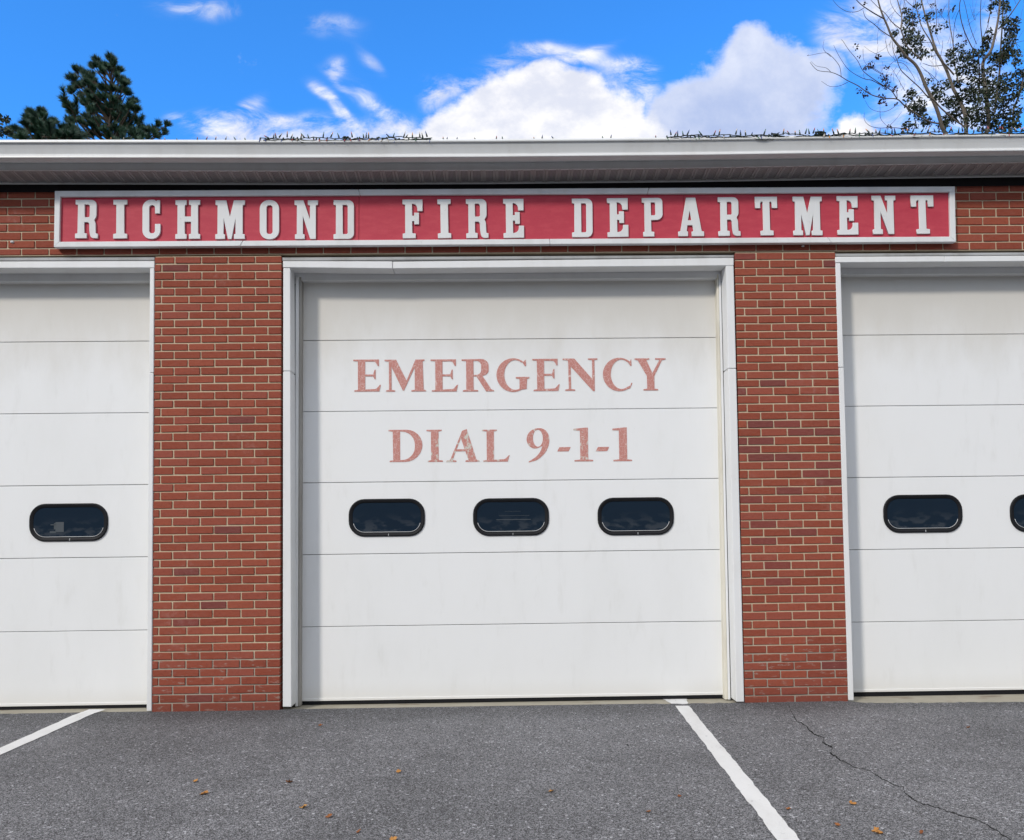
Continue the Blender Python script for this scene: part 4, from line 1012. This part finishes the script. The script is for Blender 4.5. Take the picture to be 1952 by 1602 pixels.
LV = [(611, 1383.5, .050, .3, 'leaf_brown', 'dry leaf nearest the lettered door, just out from its sill'),
      (372.5, 1490.5, .055, 2.0, 'leaf_orange', 'single orange leaf just above the tight pair of leaves'),
      (386, 1515, .055, .8, 'leaf_orange', 'orange leaf, lower one of the tight pair'),
      (393, 1512, .050, -.3, 'leaf_orange', 'orange leaf, upper one of the tight pair'),
      (551, 1492, .070, .1, 'leaf_brown', 'brown folded leaf above the brightest orange leaf'),
      (578.5, 1540, .068, .2, 'leaf_orange', 'brightest orange leaf, lying between two brown ones'),
      (627, 1557.5, .060, .5, 'leaf_brown', 'dark brown leaf down and right of the brightest orange leaf'),
      (760, 1472, .052, 0, 'leaf_orange', 'small tan leaf alone in front of the first window of the lettered door'),
      (684, 1586.5, .050, 1.2, 'leaf_brown', 'dark brown leaf close to the lower picture edge'),
      (750, 1601, .060, .2, 'leaf_orange', 'orange leaf cut by the lower picture edge'),
      (1051, 1509.5, .055, -.1, 'leaf_orange', 'golden leaf alone in the middle of the asphalt'),
      (1237, 1548, .045, .2, 'leaf_brown', 'reddish leaf close to the white stripe, nearest to it on its left'),
      (1295, 1519, .045, .5, 'leaf_brown', 'faint brown leaf beside the white stripe, further up it'),
      (1503, 1543, .045, 1.0, 'leaf_brown', 'small rusty leaf just right of the white stripe'),
      (1625, 1533, .060, -.3, 'leaf_orange', 'pale orange leaf midway between the white stripe and the crack'),
      (1596, 1574, .055, 1.4, 'leaf_brown', 'rust brown leaf between the stripe and the yellow pair of leaves'),
      (1670, 1585, .065, .2, 'leaf_orange', 'tan leaf, upper one of the crossed pair'),
      (1676, 1590, .065, -.8, 'leaf_orange', 'yellow leaf, lower one of the crossed pair'),
      (1757, 1588, .045, 1.2, 'leaf_brown', 'small brown leaf beside the lower end of the crack'),
      (1847, 1387.5, .045, .1, 'leaf_brown', 'pale brown leaf in front of the door with the thick black seal')]
for a in LV: leaf(*a)
def dab(px, py, rx, rz, label):
    q = at(px, py, -.004); bm = bmesh.new(); bmesh.ops.create_icosphere(bm, subdivisions=2, radius=1.0)
    for w in bm.verts: w.co *= random.uniform(.8, 1.15); w.co.x *= rx; w.co.y *= .012; w.co.z *= rz
    me = bpy.data.meshes.new('putty_dab'); bm.to_mesh(me); bm.free()
    o = link('putty_dab', me, M['sign_white']); o.location = q; return tag(o, label, 'putty')
dab(23.5, 461.5, .015, .011, 'small white putty blob stuck on the brick left of the red sign')
dab(1530.5, 469.5, .011, .007, 'tiny white putty blob on the brick just under the red sign')
def stone(px, py, s_, label, m):
    q = gnd(px, py, ASZ)
    bm = bmesh.new(); bmesh.ops.create_icosphere(bm, subdivisions=1, radius=s_)
    for w in bm.verts: w.co *= random.uniform(.7, 1.2); w.co.z = abs(w.co.z)*.6
    me = bpy.data.meshes.new('pebble'); bm.to_mesh(me); bm.free()
    o = link('pebble', me, m); o.location = q; return tag(o, label, 'pebble', 'pebbles lying by the building')
stone(346, 1353, .010, 'pale pebble at the foot of the wider brick pillar', M['sign_white'])
stone(1196, 1421.5, .012, 'black pebble alone on the asphalt left of the white stripe', M['crack'])
stone(282, 1491, .008, 'tiny black pebble on the asphalt left of the orange leaves', M['crack'])

# ------------------------------------------------------------------ trees
def pt(px, py, Y): return at(px, py, Y)
def pine(px_axis, tufts, Y, zoom, base_py, label, toppx):
    """a pine behind the station: trunk, branches, needle tufts"""
    ox, oy = zoom
    q0 = pt(px_axis, 265, Y); root = tag(empty('pine_tree', (q0.x, Y, -.06)), label, 'tree', 'pines behind the roof'); inv = Matrix.Translation((-q0.x, -Y, .06))
    top = pt(toppx[0], toppx[1], Y)
    H = top.z
    trunk = G(); tp = []
    for i in range(15):
        t = i/14; tp.append(Vector((q0.x+(top.x-q0.x)*max(0, (t-.55)/.45)+.05*math.sin(t*9), Y+.05*math.sin(t*7), t*H)))
    trunk.tube(tp, [.20*(1-i/14)**.8+.012 for i in range(15)], 8)
    o = trunk.build('trunk', M['pine_bark'], None, True); o.parent = root; o.matrix_parent_inverse = inv
    br = G(); nd = G(); r = random.Random(11+int(px_axis))
    def axis(z):
        t = max(0, min(1, z/H))*14; i = min(13, int(t)); return tp[i].lerp(tp[i+1], t-i)
    tl = []
    for (zx, zy, zr) in tufts:
        px, py, pr_ = ox+zx/5.42, oy+zy/5.42, zr/5.42
        sc = (Y-CP.y)/FPX
        spread = abs(px-px_axis)*sc
        dep = r.uniform(-1, 1)*max(.25, min(1.1, .35+.5*spread))
        tl.append((pt(px, py+zr*.06, Y+dep), pr_*sc*.80))
        tl.append((pt(px+(px_axis-px)*r.uniform(.05, .3), py+r.uniform(0, 7), Y-dep*.8), pr_*sc*.72))
    # unseen lower whorls, down to the ground story
    zlow = min(c.z for c, _ in tl)
    lw = zlow-.3
    while lw > 2.2:
        for k_ in range(5):
            a = r.uniform(0, 6.28); R_ = r.uniform(.7, 2.4); ax = axis(lw)
            tl.append((ax+Vector((math.cos(a)*R_, math.sin(a)*R_, r.uniform(-.1, .4))), .30))
        lw -= .75
    for c, R_ in tl:
        d = Vector((c.x-axis(c.z).x, c.y-axis(c.z).y, 0)); L = d.length
        a0 = axis(max(.5, c.z-.25-.55*L)); end = c-Vector((0, 0, R_*.5))
        mid = a0.lerp(end, .55)+Vector((0, 0, -.06*L))
        br.tube(smooth_line([a0, mid, end], 3), [.028, .026, .022, .020, .017, .014, .011], 5)
        out = d.normalized() if L > .05 else Vector((r.uniform(-1, 1), r.uniform(-1, 1), 0)).normalized()
        ns = 7 if R_ > .22 else 5
        for s_ in range(ns):
            base = end+Vector((r.uniform(-1, 1), r.uniform(-1, 1), r.uniform(-.6, .5)))*R_*.62
            dirn = (out*r.uniform(0.05, .7)+Vector((r.uniform(-.45, .45), r.uniform(-.45, .45), r.uniform(.55, 1.1)))).normalized()
            ln = R_*r.uniform(.85, 1.35)
            tip = base+dirn*ln
            br.tube([end, base, tip], [.010, .008, .004], 4, False)
            nn = int(110*max(.7, ln/.25))
            for k_ in range(nn):
                t = r.random()**.8; p = base.lerp(tip, t)
                rd_ = Vector((r.gauss(0, 1), r.gauss(0, 1), r.gauss(0, 1))); rd_ -= dirn*rd_.dot(dirn); rd_.normalize()
                nv = (dirn*r.uniform(.35, 1.1)+rd_*r.uniform(.35, .9)).normalized(); nl = r.uniform(.10, .18)
                w = nv.cross(Vector((0, -1, .1))).normalized()*.0048 if abs(nv.y) < .95 else Vector((.0045, 0, 0))
                nd.add([p-w*1.5, p+w*1.5, p+nv*nl], [(0, 1, 2)])
    o = br.build('branch', M['pine_bark']); o['kind'] = 'stuff'; o.parent = root; o.matrix_parent_inverse = inv
    o = nd.build('needles', M['needle']); o['kind'] = 'stuff'; o.parent = root; o.matrix_parent_inverse = inv
    return root
PT1 = [(1140, 165, 55), (1010, 195, 45), (1180, 220, 45), (965, 245, 40), (1080, 235, 55), (1060, 290, 40), (1130, 270, 45), (790, 290, 42), (900, 320, 55), (950, 380, 55), (750, 370, 45), (800, 440, 48), (740, 500, 42), (870, 420, 50), (1230, 295, 38), (1240, 375, 55), (1310, 410, 42),
       (1270, 480, 48), (1300, 520, 38), (1080, 470, 45), (850, 540, 48), (960, 560, 55), (1000, 620, 60), (880, 620, 60), (1200, 580, 65), (1150, 650, 60), (1250, 680, 65), (1340, 660, 48), (1385, 600, 28), (1410, 700, 42), (1300, 740, 65), (1420, 790, 55), (1200, 770, 65),
       (1100, 720, 60), (950, 700, 65), (900, 770, 50), (1000, 800, 60), (700, 655, 32), (730, 720, 38), (795, 790, 40), (840, 825, 38), (1180, 880, 65), (1250, 920, 65), (1350, 920, 75), (1450, 890, 65), (1520, 900, 58), (1590, 900, 48), (1610, 950, 48), (1000, 920, 55), (1420, 950, 60),
       (1705, 845, 38), (1680, 920, 45), (720, 810, 36), (1080, 880, 60), (1120, 960, 60), (930, 940, 45), (1060, 560, 55), (1040, 680, 60), (920, 480, 50), (1160, 480, 35), (1330, 830, 60), (960, 860, 50), (1280, 830, 60)]
PT2 = [(320, 715, 36), (430, 705, 40), (380, 760, 45), (290, 780, 38), (455, 780, 45), (350, 830, 48), (470, 850, 48), (545, 825, 34), (275, 850, 38), (310, 920, 40), (420, 900, 55), (230, 935, 36), (130, 915, 32), (500, 945, 55), (590, 950, 50), (240, 980, 48), (400, 980, 60), (660, 880, 42), (640, 950, 55),
       (750, 900, 45), (720, 960, 50), (830, 950, 40), (150, 970, 40), (800, 990, 45), (560, 990, 50)]
pine(203, PT1, 16.0, (0, 80), 265, 'tall dark green pine rising behind the roof on the left', (210, 108))
pine(90, PT2, 13.0, (0, 80), 265, 'shorter dark pine beside the tall pine, nearer the picture edge', (80, 205))

def leaves(g, c, R_, n, r, size, aspect=.6, droop=.5):
    for _ in range(n):
        while True:
            p = Vector((r.uniform(-1, 1), r.uniform(-1, 1), r.uniform(-1, 1)))
            if p.length < 1: break
        p = c+p*R_
        a = Vector((r.gauss(0, 1), r.gauss(0, .8), r.gauss(-droop, .7))).normalized(); w = a.cross(Vector((r.gauss(0, 1), r.gauss(0, 1), r.gauss(0, 1)))).normalized()
        s_ = size*r.uniform(.65, 1.25); nrm = a.cross(w)*.12*s_
        g.add([p, p+a*s_*.35+w*s_*aspect*.5+nrm, p+a*s_*.75+w*s_*aspect*.36, p+a*s_, p+a*s_*.75-w*s_*aspect*.36, p+a*s_*.35-w*s_*aspect*.5+nrm], [(0, 1, 2, 3, 4, 5)])
YT = 8.5
SCT = (YT-CP.y)/FPX
def bare_tree():
    r = random.Random(21)
    base = pt(1845, 300, YT)
    root = tag(empty('bare_tree', (base.x, YT, -.06)), 'half bare tree with curving branches and dark leaf clumps on the right', 'tree'); inv = Matrix.Translation((-base.x, -YT, .06))
    def P(zx, zy, dy=0.0): return pt(1600+zx/5.545, zy/5.545, YT+dy)
    big = G(); thin = G()
    # trunk below the roof line
    z0 = P(1340, 1600).z
    big.tube([(base.x, YT, -.1), (base.x+.03, YT, 1.2), (base.x-.02, YT, 2.6), tuple(P(1340, 1750))], [.19, .16, .145, .12], 9)
    fork = P(1340, 1750)
    def limb(pts, w0, w1, dy0=0.0, dy1=0.0, root_to=None, g=None, k=4):
        n = len(pts); v = [P(x, y, dy0+(dy1-dy0)*i/(n-1)) for i, (x, y) in enumerate(pts)]
        if root_to is not None: v = [root_to]+v
        s = smooth_line(v, k); rad = [(w0+(w1-w0)*(i/(len(s)-1)))/5.545*SCT/2 for i in range(len(s))]
        (g or (big if w0 > 14 else thin)).tube(s, rad, 7 if w0 > 14 else 5)
        return s
    limb([(1110, 1390), (1070, 1280), (1040, 1180), (990, 1060), (920, 930), (860, 780), (800, 680), (700, 590), (620, 480), (560, 400), (510, 280), (470, 190), (430, 80), (395, -60), (370, -200)], 46, 12, 0, -.5, fork)
    limb([(1340, 1330), (1320, 1180), (1260, 1040), (1200, 930), (1140, 760), (1080, 640), (1020, 530), (980, 400), (930, 240), (880, 60), (850, -80), (820, -240)], 46, 10, .1, .5, fork)
    limb([(1560, 1390), (1560, 1100), (1530, 850), (1520, 660), (1600, 540), (1640, 400), (1680, 200), (1700, 0), (1715, -200)], 50, 16, .2, .3, fork)
    limb([(1340, 1390), (1220, 1270), (1080, 1150), (1000, 1060), (930, 1020), (850, 930), (740, 830), (650, 740), (610, 640), (570, 540), (560, 440)], 20, 4, -.2, -.9, fork)
    limb([(1800, 1390), (1840, 1170), (1900, 1000), (1940, 850), (1960, 700), (1990, 400), (2000, 100)], 26, 8, 0, .5, fork)
    limb([(1640, 1200), (1690, 800), (1700, 600), (1720, 300), (1730, 100), (1745, -100)], 24, 10, .4, .6)
    for pts, w0, w1, d0, d1 in [
        ([(470, 200), (380, 150), (300, 100), (230, 50), (170, -10), (110, -80)], 13, 6, -.4, -.7),
        ([(560, 400), (450, 330), (370, 260), (280, 190), (250, 110)], 10, 4, -.4, -.6),
        ([(260, 85), (200, 120), (120, 130), (50, 110), (-20, 60), (-70, 0)], 7, 3, -.6, -.9),
        ([(1210, 790), (1150, 720), (1060, 620), (1000, 520), (960, 430), (870, 280), (820, 100), (800, -40)], 18, 7, .2, -.1),
        ([(1260, 880), (1220, 680), (1200, 450), (1160, 200), (1160, -40)], 16, 6, .3, .6),
        ([(1520, 660), (1510, 450), (1490, 200), (1500, -40)], 13, 6, .2, -.2),
        ([(1680, 310), (1790, 180), (1880, 50), (1950, -60)], 16, 8, .3, 0),
        ([(1480, 1000), (1470, 600), (1400, 500), (1310, 300), (1270, 100), (1290, -20), (1360, -80)], 14, 6, -.2, -.6),
        ([(1270, 100), (1230, 200), (1210, 330), (1205, 480)], 6, 5, -.5, .3), ([(1450, 470), (1380, 280), (1330, 60), (1300, -40)], 7, 4, -.3, -.5),
        ([(980, 450), (920, 450), (870, 450)], 6, 3, .2, .0), ([(1100, 690), (980, 700), (880, 670)], 10, 4, .2, -.2), ([(1060, 640), (1090, 500), (1090, 430)], 6, 3, .3, .4),
        ([(650, 310), (560, 240), (490, 150), (410, 80), (330, 0)], 10, 5, -.3, -.1), ([(650, 310), (660, 180), (630, 60), (605, -30)], 15, 9, -.3, .2), ([(870, 640), (720, 500), (680, 400), (650, 310)], 16, 12, -.1, -.3),
        ([(650, 180), (590, 120), (545, 40), (535, -20)], 7, 3, 0, .2), ([(660, 180), (680, 80), (690, -20)], 8, 5, .1, .3), ([(820, 100), (740, 40), (680, -20)], 9, 5, 0, .2),
        ([(1015, 330), (1030, 200), (1010, -20)], 9, 5, .3, .6), ([(930, 240), (1010, 200), (1070, 150), (1140, 40)], 6, 3, .4, .7), ([(780, 350), (775, 150), (790, 0)], 8, 4, 0, .2),
        ([(1570, 240), (1600, 100), (1610, -30)], 10, 5, .2, .3), ([(1510, 420), (1560, 300), (1590, 180)], 10, 5, .2, .2), ([(1880, 330), (1860, 430), (1910, 560), (1960, 600)], 7, 3, .5, .7), ([(1850, 460), (1920, 440), (1970, 430)], 6, 3, .4, .5),
        ([(1000, 860), (940, 770), (860, 700)], 7, 3, .1, .1), ([(1110, 960), (1040, 860), (960, 780), (890, 740)], 7, 3, .1, -.2), ([(1020, 820), (1020, 680), (1010, 560)], 5, 3, .2, .3), ([(620, 660), (700, 690), (800, 850), (760, 900)], 6, 3, -.4, -.6),
        # low arms reaching left
        ([(1060, 1310), (960, 1290), (860, 1240), (760, 1170), (680, 1110), (610, 1050), (480, 1040), (330, 1000), (200, 910), (80, 850), (0, 800), (-90, 765), (-230, 745), (-310, 660)], 18, 4, -.2, -1.0),
        ([(610, 1050), (550, 960), (470, 910), (350, 830), (250, 750), (190, 640), (100, 530), (40, 440), (20, 420)], 11, 3, -.6, -.9),
        ([(460, 910), (340, 850), (250, 830), (100, 740), (0, 600), (-60, 480)], 8, 3, -.6, -1.1), ([(610, 1040), (600, 960), (530, 910)], 9, 5, -.6, -.5),
        ([(90, 870), (0, 910), (-100, 915), (-190, 860)], 6, 2.5, -.9, -1.2), ([(20, 820), (0, 700), (-90, 590), (-160, 560), (-330, 590), (-320, 580)], 6, 2.5, -.9, -1.3), ([(-90, 600), (-170, 520), (-160, 420)], 5, 2, -1.1, -1.3), ([(-90, 765), (-140, 720), (-240, 700), (-300, 650)], 5, 2, -1, -1.3),
        ([(620, 1090), (540, 1160), (440, 1185), (330, 1150), (270, 1060)], 6, 2.5, -.5, -.8), ([(430, 1190), (440, 1260), (500, 1330), (560, 1360)], 5, 2.5, -.7, -.6), ([(430, 1190), (430, 1100)], 4, 2, -.7, -.7),
        ([(700, 1365), (560, 1350), (420, 1355), (320, 1330), (265, 1270), (265, 1190)], 8, 2.5, -.4, -.8), ([(500, 1340), (510, 1420)], 5, 4, -.5, -.5), ([(520, 1340), (600, 1260), (660, 1180)], 5, 2, -.5, -.4), ([(690, 960), (640, 870), (570, 750), (550, 720)], 5, 2, -.3, -.6), ([(820, 1020), (920, 1010), (1000, 1000)], 5, 3, -.2, 0),
        ([(330, 700), (420, 760), (480, 800)], 6, 3, -.7, -.5), ([(260, 760), (260, 820), (300, 850)], 4, 2, -.8, -.8), ([(440, 700), (440, 780), (400, 830)], 4, 2, -.6, -.6), ([(530, 690), (600, 640), (680, 650), (760, 680)], 5, 2, -.4, -.3), ([(490, 440), (520, 560), (600, 640)], 5, 3, -.5, -.5), ([(250, 520), (260, 640), (320, 720)], 4, 2, -.8, -.8)]:
        limb(pts, w0, w1, d0, d1)
    # fine twigs off the whole crown
    for _ in range(150):
        x, y = r.uniform(350, 1950), r.uniform(-60, 1000)
        ln = r.uniform(80, 230); a = r.gauss(-1.5, .5)
        x2, y2 = x+math.cos(a)*ln, y+math.sin(a)*ln; b_ = r.uniform(-30, 30)
        d = r.uniform(-.6, .7)
        limb([(x, y), ((x+x2)/2+b_, (y+y2)/2), (x2, y2)], 3.8, 1.6, d, d+r.uniform(-.2, .2), None, thin, 3)
    o = big.build('limb', M['bark'], None, True); o.parent = root; o.matrix_parent_inverse = inv
    o = thin.build('branch', M['twig'], None, True); o['kind'] = 'stuff'; o.parent = root; o.matrix_parent_inverse = inv
    lf = G()
    CL = [(770, 200, 95, 90), (740, 270, 80, 80), (760, 390, 85, 110), (810, 500, 80, 110), (690, 560, 55, 70), (640, 520, 40, 50), (590, 350, 42, 40), (850, 570, 60, 70), (730, 420, 60, 70), (920, 200, 60, 25), (960, 160, 50, 20), (1000, 300, 60, 30), (1060, 290, 40, 22), (940, 560, 60, 30), (860, 420, 50, 40), (700, 130, 50, 40), (830, 60, 40, 25),
          (770, 1060, 80, 100), (800, 1160, 80, 110), (870, 1120, 70, 80), (750, 980, 50, 50), (860, 1270, 80, 80), (720, 1330, 55, 70), (940, 1290, 60, 60), (1000, 1000, 60, 60), (930, 860, 50, 30), (1050, 1010, 60, 70), (1110, 900, 60, 50), (1000, 930, 50, 40), (860, 1180, 60, 60),
          (1170, 560, 50, 50), (1200, 640, 60, 50), (1270, 500, 60, 60), (1330, 600, 80, 100), (1380, 690, 90, 110), (1290, 740, 60, 50), (1440, 800, 100, 130), (1480, 950, 120, 180), (1370, 1000, 110, 170), (1220, 1090, 90, 130), (1140, 1070, 60, 70), (1560, 1060, 130, 200), (1660, 920, 120, 170), (1760, 860, 110, 150),
          (1820, 1000, 130, 180), (1700, 1130, 130, 200), (1860, 1190, 80, 90), (1420, 1230, 110, 190), (1560, 1290, 110, 190), (1710, 1300, 110, 170), (1300, 1200, 90, 120), (1160, 1250, 80, 120), (1100, 1320, 60, 90), (1840, 1320, 70, 80), (1560, 420, 50, 80), (1540, 490, 40, 50), (1590, 330, 30, 20), (1700, 620, 90, 180), (1770, 560, 75, 130), (1620, 600, 60, 60),
          (1790, 440, 80, 130), (1820, 330, 80, 130), (1850, 240, 60, 80), (1760, 230, 60, 70), (1760, 90, 55, 70), (1740, 20, 50, 60), (1640, 30, 45, 50), (1590, 90, 40, 20), (1880, 640, 55, 50), (1870, 570, 50, 40), (1910, 780, 70, 80), (1600, 760, 60, 50), (1500, 560, 50, 40), (1420, 560, 50, 40), (1940, 900, 60, 80), (1260, 880, 60, 60), (1180, 880, 50, 40), (1130, 260, 30, 14), (1200, 90, 25, 10)]
    for x, y, R_, n_ in CL:
        leaves(lf, P(x, y, r.uniform(-.45, .55)), R_/5.545*SCT, int(n_*(1.5 if x > 1150 and y > 500 else 1.1)), r, .056, .60)
    o = lf.build('leaves', M['leaf']); o['kind'] = 'stuff'; o.parent = root; o.matrix_parent_inverse = inv
    sd = G()
    for x, y, R_, n_ in [(480, 830, 55, 45), (500, 900, 40, 35), (330, 680, 45, 30), (280, 720, 30, 14), (410, 600, 32, 30), (280, 1000, 40, 30), (200, 960, 30, 14), (290, 930, 16, 7), (450, 1030, 40, 22), (420, 1080, 22, 9), (600, 940, 36, 20), (600, 1100, 24, 12), (510, 700, 28, 14), (175, 500, 28, 10), (215, 600, 14, 6), (420, 940, 14, 5), (530, 1340, 22, 10), (490, 1080, 40, 12), (140, 80, 25, 7), (265, 30, 30, 9), (990, 50, 22, 10), (1060, 120, 26, 10), (1270, 380, 30, 12), (1330, 440, 24, 10)]:
        leaves(sd, P(x, y, r.uniform(-.9, -.5)), R_/5.545*SCT, n_, r, .040, .75)
    o = sd.build('seed_clusters', M['seed']); o['kind'] = 'stuff'; o.parent = root; o.matrix_parent_inverse = inv
    return root
bare_tree()
def edge_tree():
    r = random.Random(5); Y = 12.0
    base = pt(-70, 300, Y); sc = (Y-CP.y)/FPX
    root = tag(empty('leafy_tree', (base.x, Y, -.06)), 'leafy broadleaf tree peeping in at the picture edge beside the pines', 'tree'); inv = Matrix.Translation((-base.x, -Y, .06))
    g = G(); H = pt(-70, 190, Y).z
    g.tube([(base.x, Y, -.1), (base.x+.05, Y, H*.5), (base.x, Y, H*.85)], [.18, .13, .05], 8)
    lf = G()
    for k in range(46):
        a, hgt = r.uniform(0, 6.28), r.uniform(.45, 1.0)
        rad = (1.15 if hgt < .8 else .85)*r.uniform(.5, 1)*.78
        c = Vector((base.x+math.cos(a)*rad, Y+math.sin(a)*rad, H*hgt*.96))
        s0 = Vector((base.x, Y, c.z-.5)); g.tube(smooth_line([s0, s0.lerp(c, .5)+Vector((0, 0, .08)), c], 3), [.03, .026, .022, .016, .012, .008, .005], 5)
        leaves(lf, c, .30, 75, r, .085, .5)
    for (px, py, R_) in ((3, 228, 8), (12, 246, 6), (4, 252, 9), (15, 228, 4)):
        c = pt(px, py, Y-.2); g.tube(smooth_line([Vector((base.x, Y, c.z-.5)), c-Vector((.3, 0, .05)), c], 3), [.02, .018, .014, .011, .008, .006, .004], 5)
        leaves(lf, c, R_*sc, int(R_*7), r, .085, .5)
    o = g.build('trunk', M['twig'], None, True); o.parent = root; o.matrix_parent_inverse = inv
    o = lf.build('leaves', M['leaf']); o['kind'] = 'stuff'; o.parent = root; o.matrix_parent_inverse = inv
edge_tree()
